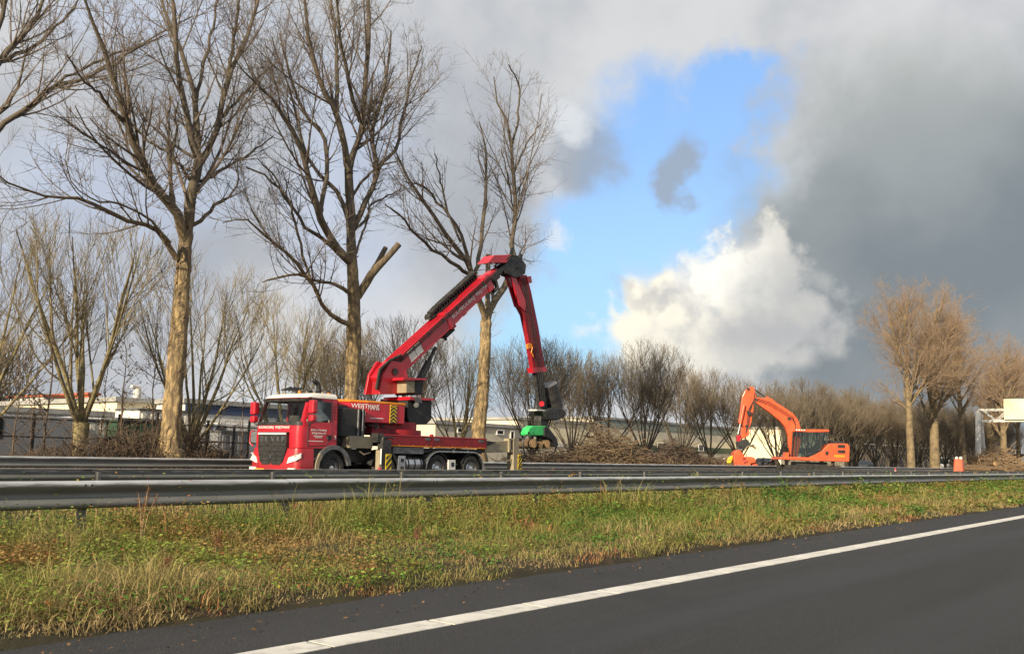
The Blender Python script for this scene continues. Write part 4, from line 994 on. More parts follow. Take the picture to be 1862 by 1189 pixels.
eside(Zp([(1150, 772), (1155, 735), (1340, 745), (1350, 772)]), -1.0, .7).build('engine_cover', 'black', exc, bevel=.03)
# cab
C0, C1 = .25, 1.25
for (a, b) in (((790, 925), (815, 640)), ((905, 930), (912, 640)), ((1075, 850), (1075, 640)), ((1135, 790), (1160, 640))):
    pa, pb = Zp([a])[0], Zp([b])[0]
    for v in (C0, C1): m = MB().tube([EP(eu(pa[0]), v, ez(pa[1])), EP(eu(pb[0]), v, ez(pb[1]))], .05, 6); m.build('cab_pillar', 'dark_metal', exc)
eside(Zp([(800, 640), (920, 615), (1165, 612), (1170, 640), (1075, 645), (925, 648)]), C0-.03, C1+.03).build('cab_roof', 'orange', exc, bevel=.03)
eside(Zp([(920, 645), (1070, 645), (1070, 850), (960, 915), (920, 920)]), C1-.03, C1-.01).build('cab_door_glass', 'clear_glass', exc)
eside(Zp([(800, 648), (905, 645), (900, 922), (795, 922)]), C1-.03, C1-.01).build('cab_front_glass', 'clear_glass', exc)
eside(Zp([(1082, 645), (1150, 645), (1130, 770), (1082, 800)]), C1-.03, C1-.01).build('cab_side_glass', 'clear_glass', exc)
eside(Zp([(1000, 900), (1000, 830), (1120, 700), (1135, 700), (1135, 800)]), C0+.1, C0+.2).build('seat', 'black', exc)
eside(Zp([(795, 925), (800, 640), (1160, 640), (1080, 860), (940, 925)]), C0, C0+.03).build('cab_far_glass', 'clear_glass', exc)
eside(Zp([(915, 920), (1070, 850), (1075, 855), (950, 930)]), C0, C1-.05).build('cab_base', 'dark_metal', exc)
for q in (810, 838, 866, 894): p_ = Zp([(q, 625)])[0]; MB().obox(EP(eu(p_[0]), C1, ez(p_[1])), EU, EV, (0, 0, 1), (.05, .06, .045)).build('work_lamp', 'lamp', exc)
# boom and stick
eboom = eside(Zp([(800, 930), (770, 800), (765, 690), (740, 600), (690, 530), (560, 420), (430, 325), (405, 295), (410, 255), (440, 245), (500, 255), (540, 238), (600, 262), (620, 290), (720, 350), (830, 430), (880, 500), (905, 590), (905, 760), (870, 930)]), -.35, .05).build('boom', 'orange', exc, bevel=.04)
eside(Zp([(760, 475), (800, 475), (800, 508), (760, 508)]), .05, .065).build('boom_decal', 'black', eboom)
p0 = Zp([(400, 150), (525, 240), (620, 300), (280, 330), (245, 560)]); q0 = [EP(eu(a), -.15, ez(b)) for a, b in p0]
MB().cyl(q0[0], q0[1], .05, 8).build('stick_cylinder_rod', 'dark_metal', exc)
MB().cyl(q0[1], q0[2], .12, 12).build('stick_cylinder', 'orange', exc)
eside(Zp([(330, 128), (365, 120), (395, 130), (418, 235), (385, 290), (385, 400), (370, 440), (360, 540), (335, 600), (280, 600), (240, 575), (212, 545), (235, 420), (258, 240), (290, 170)]), -.32, .02).build('stick', 'orange', exc, bevel=.04)
a, b = [EP(eu(x), .16, ez(y)) for x, y in Zp([(275, 340), (228, 560)])]; MB().cyl(a, b, .11, 12).build('bucket_cylinder', 'orange', exc)
a, b = [EP(eu(x), .16, ez(y)) for x, y in Zp([(228, 560), (200, 680)])]; MB().cyl(a, b, .05, 8).build('bucket_cylinder_rod', 'silver', exc)
eside(Zp([(300, 400), (365, 430), (340, 470), (310, 455)]), .10, .18).build('hose_clamp', 'black', exc)
eside(Zp([(245, 600), (325, 600), (330, 690), (250, 740), (235, 690)]), -.35, .05).build('stick_link', 'orange', exc, bevel=.03)
eside(Zp([(185, 700), (230, 690), (235, 780), (200, 790)]), -.3, .1).build('rocker_link', 'red', exc)
eside(Zp([(190, 770), (300, 735), (345, 800), (300, 850), (200, 860)]), -.45, .2).build('coupler', 'black', exc, bevel=.03)
m = MB(); rr = random.Random(2)
for k in range(6):
    pts = Zp([(270, 850+rr.uniform(-10, 20)), (300, 810+rr.uniform(-20, 20)), (370, 815+rr.uniform(-20, 20)), (400, 850+rr.uniform(-10, 10))]); v = rr.uniform(-.3, .3)
    m.tube([EP(eu(x), v, ez(y)) for x, y in pts], .04, 6)
m.build('hose', 'beige', exc)
eside(Zp([(195, 830), (240, 820), (250, 870), (200, 875)]), -.2, .2).build('rotator', 'grey_metal', exc)
hd = eside(Zp([(150, 1090), (140, 1000), (140, 900), (175, 865), (215, 868), (250, 920), (265, 950), (330, 940), (370, 950), (390, 985), (380, 1010), (330, 1020), (330, 1090)]), -.55, .55).build('felling_head', 'orange', exc, bevel=.06)
eside(Zp([(350, 1020), (385, 1000), (445, 1075), (430, 1090), (345, 1090)]), -.35, .35).build('claw', 'orange', exc, bevel=.04)
eside(Zp([(100, 950), (140, 930), (130, 1000), (95, 1080), (65, 1030), (75, 990)]), -.2, .3).build('claw', 'yellow', exc, bevel=.04)
eside(Zp([(240, 960), (270, 950), (275, 975), (245, 985)]), .55, .565).build('head_opening', 'red_dull', hd)
eside(Zp([(250, 1010), (300, 985), (300, 1000), (255, 1025)]), .55, .565).build('head_opening', 'red_dull', hd)
for q in range(3):
    pts = Zp([(430, 262+q*14), (560, 300+q*18), (700, 385+q*18), (820, 470+q*16), (850, 560+q*6), (850-q*12, 700)]); m = MB(); m.tube([EP(eu(x), .075, ez(y)) for x, y in pts], .022, 6); m.build('hydraulic_line', 'black', eboom)
    pts = Zp([(400, 190+q*10), (385, 280), (350-q*12, 400), (330-q*12, 560), (290, 690)]); m = MB(); m.tube([EP(eu(x), .05, ez(y)) for x, y in pts], .022, 6); m.build('hydraulic_line', 'black', exc)
for a in ((415, 275), (300, 585), (325, 150)):
    q = EP(eu(Zp([a])[0][0]), .03, ez(Zp([a])[0][1])); MB().cyl(q, q+EV*.08, .10, 12).build('pivot_pin', 'dark_metal', exc)
# tracks
for v0, v1 in ((.75, 1.35), (-1.35, -.75)):
    tr = eside([(-2.15, .45), (-1.9, .12), (1.9, .12), (2.2, .45), (1.95, .85), (-1.9, .85)], v0, v1, px=False).build('track', 'rubber', exc, bevel=.08)
    for k in range(16):
        u = -1.9+k*.25; MB().obox(EP(u, (v0+v1)/2, .05), EU, EV, (0, 0, 1), (.05, .30, .05)).build('track_shoe', 'dark_metal', tr)
    for k in range(5): MB().cyl(EP(-1.6+.8*k, v1+.02, .45), EP(-1.6+.8*k, v1-.1, .45), .2, 12).build('roller', 'dark_metal', tr)
eside([(-1.2, .4), (1.2, .4), (1.1, 1.1), (-1.1, 1.1)], -.75, .75, px=False).build('undercarriage', 'dark_metal', exc)

# ------------------------------------------------------------------ gantry
GX = 143.0; GY = 31.0
g = thing('sign_gantry', (GX, GY, FZ), 'white lattice gantry spanning the motorway at the right edge', 'gantry')
gz = lambda py: .93+(850-py)*.0766
yA = GY; zT0, zT1 = gz(766), gz(746)
for dx in (-.7, .7):
    m = MB(); m.tube([(GX+dx*2.6, yA, FZ), (GX+dx*.6, yA-.05, zT1-.3), (GX+dx*.5, yA-.6, zT1)], [.38, .36, .28], 10); m.build('gantry_leg', 'white', g, smooth=True)
MB().box(GX-2.2, GX+2.2, yA-.4, yA+.4, FZ, FZ+.9).build('leg_base', 'orange_amber', g)
for dx in (-.7, .7):
    for z_ in (zT0, zT1): MB().box(GX+dx-.14, GX+dx+.14, -12, yA-.2, z_-.13, z_+.13).build('chord', 'white', g)
    for k in range(13):
        ya, yb = yA-.6-k*3.2, yA-.6-(k+.5)*3.2; yc = yA-.6-(k+1)*3.2
        MB().tube([(GX+dx, ya, zT1), (GX+dx, yb, zT0)], .09, 6).build('brace', 'white', g)
        MB().tube([(GX+dx, yb, zT0), (GX+dx, yc, zT1)], .09, 6).build('brace', 'white', g)
y1 = P(1828, 740, 1)[1]
def gant_y(px):          # lateral place on the gantry plane X=GX seen at a photo column
    d = ray(px, 750); return d[1]*GX/d[0]
ysn = gant_y(1829)
sg = thing('gantry_sign', (GX-1.0, ysn-4, zT0-.3), 'pale blank matrix sign panel hung on the gantry', 'sign')
MB().box(GX-1.25, GX-.95, ysn-9, ysn, gz(764), gz(727.5)).build('panel', 'cream', sg)
MB().box(GX-1.28, GX-.93, ysn-9, ysn+.04, gz(727.5)+.003, gz(727.5)+.14).build('top_edge', 'dark_metal', sg)
for k in range(7): MB().box(GX-1.29, GX-1.252, ysn-1.2*k-1.2, ysn-1.2*k-1.16, gz(763), gz(728)).build('panel_rib', 'white', sg)

# ------------------------------------------------------------------ things standing on the works site
def cone(px, py, Yc, label):
    p = P(px, py, Yc); t = thing('traffic_cone', (p[0], Yc, FZ), label, 'traffic cone'); z = FZ
    MB().box(p[0]-.25, p[0]+.25, Yc-.25, Yc+.25, z, z+.06).build('base', 'black', t)
    MB().tube([(p[0], Yc, z+.06), (p[0], Yc, z+.35), (p[0], Yc, z+.75)], [.19, .12, .04], 14).build('body', 'red', t, smooth=True)
    MB().tube([(p[0], Yc, z+.36), (p[0], Yc, z+.52)], [.125, .092], 14).build('reflective_band', 'print_white', t)
cone(1628, 855, 24.5, 'small red traffic cone on the far carriageway right of the excavator')
def bin_(px, Yb, label, sx):
    p = P(px, 850, Yb); t = thing('barrier_block', (p[0], Yb, FZ), label, 'barrier'); x, z = p[0], FZ
    MB().prism([(x-.7*sx, Yb-.55, z), (x+.7*sx, Yb-.55, z), (x+.7*sx, Yb+.55, z), (x-.7*sx, Yb+.55, z)], [(x-.5*sx, Yb-.42, z+1.8), (x+.5*sx, Yb-.42, z+1.8), (x+.5*sx, Yb+.42, z+1.8), (x-.5*sx, Yb+.42, z+1.8)]).build('body', 'orange', t, bevel=.1)
    for q in (-.22, .22): MB().tube([(x, Yb+q, z+1.8), (x, Yb+q, z+1.98), (x, Yb+q, z+2.06)], [.17, .17, .09], 12).build('lamp', 'lamp', t, smooth=True)
bin_(1744, 27.2, 'orange barrier block with two pale lamps beside the log heap', .8)
mat('twig_mid', (.25, .175, .10), (.12, .085, .055), 3, .85)
def stick_heap(name, cx, cy, rx, ry, h, n, lmin, lmax, r0, r1, m_, label, cat, seed, flat=.35, sides=4, z0=None):
    """a tangle of cut branches: every stick is a bent tapered rod"""
    g_ = np.random.default_rng(seed); z0 = FZ if z0 is None else z0
    a = g_.random(n)*2*np.pi; q = np.sqrt(g_.random(n)); x = cx+rx*q*np.cos(a); y = cy+ry*q*np.sin(a)
    top = h*(1-q**1.6)*(.55+.75*vnoise(x+seed, y, max(rx, 2)/5)); z = z0+top*g_.random(n)**.6
    d = np.stack([g_.normal(0, 1, n), g_.normal(0, .9, n), g_.normal(.08, flat, n)], -1); d /= np.linalg.norm(d, axis=1)[:, None]
    L = g_.uniform(lmin, lmax, n)*g_.uniform(.4, 1, n); b = g_.normal(0, .22, (n, 3))
    t = np.linspace(-.5, .5, 4)
    pth = np.stack([x, y, z], -1)[:, None]+d[:, None]*L[:, None, None]*t[None, :, None]+b[:, None]*L[:, None, None]*(t[None, :, None]**2)
    pth[:, :, 2] = np.maximum(pth[:, :, 2], z0+.01)
    r = g_.uniform(r0, r1, n)[:, None]*np.linspace(1, .4, 4)[None]
    V, F = tubes(pth, r, sides)
    return tag(link(name, mesh_np(name, V, F, False), m_), label, cat, kind='stuff')

def tubes(paths, radii, sides):
    """paths (B,K,3), radii (B,K) -> verts, quad faces of open tubes"""
    B, Kp = radii.shape
    T = np.empty_like(paths); T[:, 1:-1] = paths[:, 2:]-paths[:, :-2]; T[:, 0] = paths[:, 1]-paths[:, 0]; T[:, -1] = paths[:, -1]-paths[:, -2]
    T /= (np.linalg.norm(T, axis=2, keepdims=True)+1e-9)
    D = paths[:, -1]-paths[:, 0]; D /= (np.linalg.norm(D, axis=1, keepdims=True)+1e-9)
    R = np.cross(D, np.array([.31, .83, .46])); bad = np.linalg.norm(R, axis=1) < .2; R[bad] = np.cross(D[bad], np.array([.9, -.2, .1]))
    R /= np.linalg.norm(R, axis=1, keepdims=True)
    Bv = np.cross(T, R[:, None]); Bv /= (np.linalg.norm(Bv, axis=2, keepdims=True)+1e-9); Av = np.cross(Bv, T)
    th = 2*np.pi*np.arange(sides)/sides
    V = paths[:, :, None]+radii[:, :, None, None]*(np.cos(th)[None, None, :, None]*Av[:, :, None]+np.sin(th)[None, None, :, None]*Bv[:, :, None])
    base = (np.arange(B)*Kp*sides)[:, None, None]; i = np.arange(Kp-1)[None, :, None]; j = np.arange(sides)[None, None, :]
    j2 = (j+1) % sides
    F = np.stack([base+i*sides+j, base+i*sides+j2, base+(i+1)*sides+j2, base+(i+1)*sides+j], -1).reshape(-1, 4)
    return V.reshape(-1, 3), F

p = P(1075, 845, 31)
stick_heap('brush_heap', p[0]+1, 31.0, 6.5, 1.9, 2.7, 2300, .8, 3.2, .008, .03, 'twig_mid', 'tall heap of pale cut branches right of the green grapple', 'brush', 1, .45)
p = P(985, 845, 30.6); stick_heap('brush_heap', p[0], 30.6, 5.5, 1.4, 1.5, 1500, .6, 2.4, .008, .03, 'twig_dark', 'dark tangle of branches lying below the green grapple', 'brush', 2)
p = P(1220, 845, 31.5); stick_heap('brush_heap', p[0], 31.5, 17, 2.0, 2.3, 4600, .8, 3, .010, .035, 'twig_dark', 'long low brown heap of brushwood before the excavator', 'brush', 3)
stick_heap('brush_heap', p[0]+2, 30.4, 18, 1.2, 1.3, 1700, .6, 2, .010, .03, 'twig_mid', 'straw coloured dry brush in front of the long brown heap', 'brush', 4, .8)
p = P(1470, 852, 30); stick_heap('brush_heap', p[0], 30.5, 16, 1.2, .8, 900, .8, 3, .02, .05, 'twig_dark', 'low brushwood lying behind the excavator tracks', 'brush', 5)
# log heap at the right edge
p = P(1822, 850, 27.5); hx = p[0]
g_ = random.Random(17); nlog = 0
stick_heap('brush_heap', hx+4, 29, 16, 4.2, 3.6, 2600, 1.5, 5, .02, .07, 'twig', 'large brown heap of branches and bark at the right edge', 'brush', 6, .25)
logm = []
for L_ in (3.0, 4.2):
    m = MB(); m.tube([(0, -L_/2, 0), (0, 0, .03), (0, L_/2, 0)], [.24, .22, .20], 10, caps=False); logm.append(m.build('bark', 'log_bark', None, smooth=True).data)
    for ob in [o for o in bpy.data.objects if o.data == logm[-1]]: bpy.data.objects.remove(ob)
    m = MB(); m.cyl((0, -L_/2-.01, 0), (0, -L_/2+.01, 0), .235, 10); o = m.build('sawn_end', 'wood_cut', None); logm.append(o.data); bpy.data.objects.remove(o)
spots = [(1775, 853, 26.4, .10), (1792, 850, 26.6, .3), (1806, 852, 26.2, -.2), (1824, 848, 26.8, .5), (1838, 845, 27.4, .2), (1850, 852, 26.0, -.4), (1858, 842, 27.5, .3), (1815, 838, 28.6, .1), (1790, 845, 27.6, -.5), (1842, 828, 29.6, .4), (1835, 852, 25.8, .8)]
ordn = ['first', 'second', 'third', 'fourth', 'fifth', 'sixth', 'seventh', 'eighth', 'ninth', 'tenth', 'eleventh']
order = sorted(range(len(spots)), key=lambda i: spots[i][0])
for k, (px, py, Yl, rz) in enumerate(spots):
    q = P(px, py, Yl); zz = max(FZ+.24, q[2]); t = thing('felled_log', (q[0], Yl, zz), 'felled log on the right-hand heap, %s from the left' % ordn[order.index(k)], 'log', 'felled logs on the heap', rz)
    i = (k % 2)*2; link('bark', logm[i], 'log_bark', t); link('sawn_end', logm[i+1], 'wood_cut', t)
    t.rotation_euler = (g_.uniform(-.12, .12), 0, rz)

# ------------------------------------------------------------------ vehicles parked behind the trees
def vehicle(px, Yv, L_, H_, col, label, cat='car', van=False, rz=0.0):
    p = P(px, 840, Yv); t = thing('parked_van' if van else 'parked_car', (p[0], Yv, FZ), label, cat, 'vehicles parked behind the trees'); x, z = p[0], FZ
    h = L_/2
    if van: pr_ = [(-h, .35), (h, .35), (h, H_-.1), (h-.1, H_), (-h+.9, H_), (-h+.35, 1.25), (-h, 1.05)]
    else: pr_ = [(-h, .3), (h, .3), (h, .85), (h-.15, .95), (h-.9, H_-.05), (h-1.2, H_), (-.4, H_), (-h*.45, .98), (-h+.1, .85), (-h, .7)]
    b = MB().xz([(x+a, z+c) for a, c in pr_], Yv-.9, Yv+.9).build('body', col, t, bevel=.06)
    if van: gl = [(-h+.42, 1.32), (-h+1.5, 1.32), (-h+1.5, H_-.15), (-h+.9, H_-.15)]
    else: gl = [(-h*.4, 1.0), (h-.95, 1.0), (h-1.15, H_-.07), (-.35, H_-.07)]
    MB().xz([(x+a, z+c) for a, c in gl], Yv-.91, Yv-.88).build('side_glass', 'glass', b)
    fg = [(-h+.34, 1.28), (-h+.88, H_-.06)] if van else [(-h*.46, 1.0), (-.42, H_-.03)]
    m = MB(); (a0, c0), (a1, c1) = fg; m.add([(x+a0-.02, Yv-.75, z+c0), (x+a0-.02, Yv+.75, z+c0), (x+a1-.02, Yv+.7, z+c1), (x+a1-.02, Yv-.7, z+c1)], [(0, 1, 2, 3)]); m.build('windscreen', 'glass', b)
    for a in (-h*.62, h*.62):
        for yy in (Yv-.92, Yv+.72):
            wh_ = MB().lathe_y((x+a, yy, z+.33), [(.18, .02), (.33, 0), (.34, .1), (.33, .2), (.18, .18)], 18).build('wheel', 'rubber', t, smooth=True)
            MB().lathe_y((x+a, yy, z+.33), [(.19, .01), (.1, .03), (.001, .02)], 14).build('rim', 'silver', wh_)
vehicle(1392, 45, 4.3, 1.45, 'car_dark', 'dark car parked just right of the felling head')
vehicle(1190, 52, 4.2, 1.5, 'car_red', 'red car parked beyond the brush heap')
vehicle(1235, 55, 4.4, 1.45, 'car_grey', 'silver grey car parked beside the red one')
vehicle(1575, 48, 4.5, 1.5, 'car_dark', 'dark car parked between trees right of the excavator')
vehicle(1330, 60, 4.4, 1.45, 'car_white', 'white car parked beyond the felling head')
vehicle(1722, 44, 5.2, 2.4, 'car_white', 'white van standing behind the tall trees', 'van', True)
vehicle(170, 46, 5.4, 2.5, 'car_white', 'white van behind the left fence beside the nearest pruned tree', 'van', True)
vehicle(425, 48, 5.6, 2.6, 'car_white', 'white van behind the fence just left of the truck', 'van', True)
vehicle(30, 44, 5.2, 2.4, 'car_grey', 'grey van behind the fence at the left edge', 'van', True)

# ------------------------------------------------------------------ industrial buildings
def building(name, label, px0, px1, Yb, depth, pyt, wallm, bands=(), wins=(), roofm='wall_grey', zt_=None):
    """box hall whose long wall faces the motorway at lateral distance Yb"""
    x0, x1 = P(px0, 830, Yb)[0], P(px1, 830, Yb)[0]; pm = (px0+px1)/2
    zf = lambda py: P(pm, py, Yb)[2]
    H_ = zt_ if zt_ is not None else zf(pyt)
    t = thing(name, (x0, Yb, FZ), label, 'building')
    MB().box(x0, x1, Yb, Yb+depth, FZ-.1, H_).build('wall', wallm, t)
    MB().box(x0-.25, x1+.25, Yb-.25, Yb+depth+.25, H_+.003, H_+.35).build('roof', roofm, t)
    for (py0, py1, bm_) in bands: MB().box(x0+.05, x1-.05, Yb-.10, Yb+.02, zf(py1), zf(py0)).build('cladding_band', bm_, t)
    for wdef in wins:
        a, b, c, d = wdef[:4]; gm = wdef[4] if len(wdef) > 4 else 'glass'
        xa, xb = P(a, 830, Yb)[0], P(b, 830, Yb)[0]; za, zb = zf(d), zf(c)
        f = MB(); fw = .12
        f.box(xa-fw, xa, Yb-.16, Yb+.02, za-fw, zb+fw); f.box(xb, xb+fw, Yb-.16, Yb+.02, za-fw, zb+fw); f.box(xa, xb, Yb-.16, Yb+.02, za-fw, za); f.box(xa, xb, Yb-.16, Yb+.02, zb, zb+fw)
        f = f.build('window', 'wall_white' if wallm != 'wall_black' else 'dark_metal', t); MB().box(xa, xb, Yb-.125, Yb-.105, za, zb).build('pane', gm, f)
    return t
building('office_building', 'low white building behind the fence at the far left', -160, 205, 58, 14, 750, 'wall_white', wins=[(20, 45, 765, 785), (60, 80, 765, 785), (130, 150, 768, 790)])
building('warehouse', 'cream hall behind the first two tall trees', 205, 385, 66, 20, 735, 'cream', bands=[(768, 830, 'wall_pink')], wins=[(222, 240, 772, 790, 'dark_green'), (185, 205, 775, 792)])
building('warehouse', 'pinkish white hall with dark blue roof band left of the truck', 330, 600, 62, 22, 741, 'wall_white', bands=[(742, 757, 'blue_panel')], wins=[(391, 417, 783, 801), (440, 452, 790, 815)])
building('brick_house', 'house with orange tiled roof far behind the pruned tree', 70, 110, 120, 10, 722, 'wall_white', roofm='brick_red')
building('brick_house', 'small orange roofed house right of the pruned tree trunk', 152, 170, 120, 10, 718, 'brick_red', roofm='brick_red')
p = P(246, 760, 110); t = thing('white_mast', (p[0], 110, FZ), 'slender white mast rising above the cream hall', 'mast')
z1 = P(246, 706, 110)[2]; MB().tube([(p[0], 110, FZ), (p[0], 110, z1)], [.7, .45], 14).build('pole', 'white', t, smooth=True); MB().box(p[0]-.9, p[0]+.3, 109.7, 110.3, z1+.003, z1+.4).build('head', 'white', t, bevel=.1)
building('office_building', 'cream two-storey block between the tall trees behind the truck bed', 790, 960, 66, 16, 775, 'cream_dim', wins=[(902, 913, 781, 787), (927, 932, 782, 795), (830, 842, 781, 787)])
building('warehouse', 'pale yellow hall behind the green grapple', 940, 1090, 74, 30, 768, 'cream', bands=[(805, 812, 'white')])
building('warehouse', 'long beige warehouse with green roof strip and cream plinth', 1078, 1420, 80, 40, 774, 'cream_dim', bands=[(774, 786, 'roof_green'), (803, 812, 'cream'), (812, 822, 'dark_green')], wins=[(1195, 1224, 809, 815, 'wall_black'), (1270, 1278, 808, 818)])
building('warehouse', 'bright cream hall behind the excavator', 1420, 1565, 72, 30, 786, 'cream', bands=[(816, 826, 'dark_green'), (826, 834, 'cream')])
building('office_block', 'black clad building with pale window strip behind the tall right trees', 1562, 1792, 70, 30, 778, 'wall_black', wins=[(1710+i*7, 1715+i*7, 805, 812, 'wall_white') for i in range(4)]+[(1680+i*9, 1686+i*9, 781, 787, 'glass_pale') for i in range(5)]+[(1572+i*12, 1581+i*12, 800, 809, 'glass_pale') for i in range(9)], roofm='wall_black')
MB().box(P(1565, 830, 69.5)[0], P(1690, 830, 69.5)[0], 69.3, 69.7, P(1620, 811, 69.5)[2], P(1620, 809, 69.5)[2]).build('canopy', 'wall_white', bpy.data.objects['office_block'])

def container(px, Yk, L_, H_, col, label):
    p = P(px, 838, Yk); x = p[0]; t = thing('container', (x, Yk, FZ), label, 'container', 'containers behind the left fence')
    MB().box(x-L_/2, x+L_/2, Yk-1.2, Yk+1.2, FZ+.1, FZ+H_).build('body', col, t)
    for k in range(int(L_/.5)): MB().box(x-L_/2+.15+k*.5, x-L_/2+.38+k*.5, Yk-1.26, Yk-1.195, FZ+.25, FZ+H_-.15).build('rib', col, t)
    MB().box(x-L_/2-.03, x+L_/2+.03, Yk-1.28, Yk+1.25, FZ+H_+.002, FZ+H_+.12).build('top_rail', 'grey_metal', t)
container(112, 46, 3, 2.3, 'wall_white', 'low white container behind the fence left of the thick olive tree')
container(232, 45, 2.6, 2.4, 'dark_green', 'dark green container behind the fence left of the first poplar')
container(55, 50, 4, 2.6, 'cream', 'pale cream container behind the fence near the left edge')
container(288, 47, 4, 3.0, 'wall_white', 'white container directly behind the first poplar trunk')
container(400, 46, 1.8, 2.0, 'car_grey', 'small grey container behind the fence between poplar and truck')
# fence behind the left trees
Yf = 34.5; x0, x1 = P(-30, 830, Yf)[0], P(600, 830, Yf)[0]
fe = thing('fence', (x0, Yf, FZ), 'dark steel post fence behind the left trees', 'fence'); k = 0; x = x0; rr = random.Random(12)
pm = MB().box(-.04, .04, -.04, .04, 0, 2.55).build('post', 'fence_dark', None); pm.parent = fe; pm.location = (0, 0, 0)
while x < x1:
    x += rr.choice((.75, 1.25, 1.6, 1.6)); c = pm.copy(); COL.objects.link(c); c.parent = fe; c.location = (x-x0, 0, 0); c.scale = (1.0, 1, rr.uniform(.8, 1.05)); c.rotation_euler = (0, rr.uniform(-.02, .02), 0)
for z_ in (1.35, 2.0): MB().box(x0, x1, Yf-.02, Yf+.02, FZ+z_, FZ+z_+.05).build('rail', 'fence_dark', fe)

# ------------------------------------------------------------------ bare trees
def resample(pts, Kp, g_, jit=0.0):
    pts = np.array(pts, float); n = len(pts)
    pp = np.vstack([2*pts[0]-pts[1], pts, 2*pts[-1]-pts[-2]]); out = []
    for u in np.linspace(0, n-1, Kp):
        i = min(int(u), n-2); f = u-i; a, b, c, d = pp[i], pp[i+1], pp[i+2], pp[i+3]
        out.append(.5*((2*b)+(-a+c)*f+(2*a-5*b+4*c-d)*f*f+(-a+3*b-3*c+d)*f**3))
    out = np.array(out)
    if jit: out[1:-1, :3] += g_.normal(0, jit, (Kp-2, 3))
    return out
def spawn(g_, paths, radii, nper, t0, t1, ang, angsd, lenf, Kp, trop, wob, rtop, rmin, lensd=.3, side_up=0.0):
    """children along every parent: vectorised"""
    B, K0 = radii.shape
    L = np.linalg.norm(np.diff(paths, axis=1), axis=2).sum(1)
    cnt = np.maximum(0, np.round(nper*np.ones(B) if np.isscalar(nper) else nper)).astype(int)
    idx = np.repeat(np.arange(B), cnt); n = len(idx)
    if n == 0: return np.zeros((0, Kp, 3)), np.zeros((0, Kp))
    t = t0+(t1-t0)*g_.random(n); u = t*(K0-1); i = np.minimum(u.astype(int), K0-2); f = (u-i)[:, None]
    p = paths[idx, i]*(1-f)+paths[idx, i+1]*f; T = paths[idx, i+1]-paths[idx, i]; T /= (np.linalg.norm(T, axis=1, keepdims=True)+1e-9)
    r = radii[idx, i]*(1-f[:, 0])+radii[idx, i+1]*f[:, 0]
    R = g_.normal(0, 1, (n, 3)); R[:, 2] += side_up; R -= T*(R*T).sum(1, keepdims=True); R /= np.linalg.norm(R, axis=1, keepdims=True)
    a = np.radians(g_.normal(ang, angsd, n))[:, None]
    d = T*np.cos(a)+R*np.sin(a)
    ln = lenf(L[idx], t)*np.exp(g_.normal(0, lensd, n))
    out = np.empty((n, Kp, 3)); out[:, 0] = p
    wv = g_.normal(0, wob, (n, 3))
    for k in range(1, Kp):
        d = d+np.array([0, 0, trop/(Kp-1)])+wv*.5+g_.normal(0, wob*.6, (n, 3)); d /= np.linalg.norm(d, axis=1, keepdims=True)
        out[:, k] = out[:, k-1]+d*(ln/(Kp-1))[:, None]
    rr = np.clip(r*rtop, rmin*1.2, None)[:, None]*np.linspace(1, .28, Kp)[None]
    return out, np.maximum(rr, rmin)
def merge(parts):
    V, F, b = [], [], 0
    for v, f in parts: V.append(v); F.append(f+b); b += len(v)
    return np.concatenate(V), np.concatenate(F)

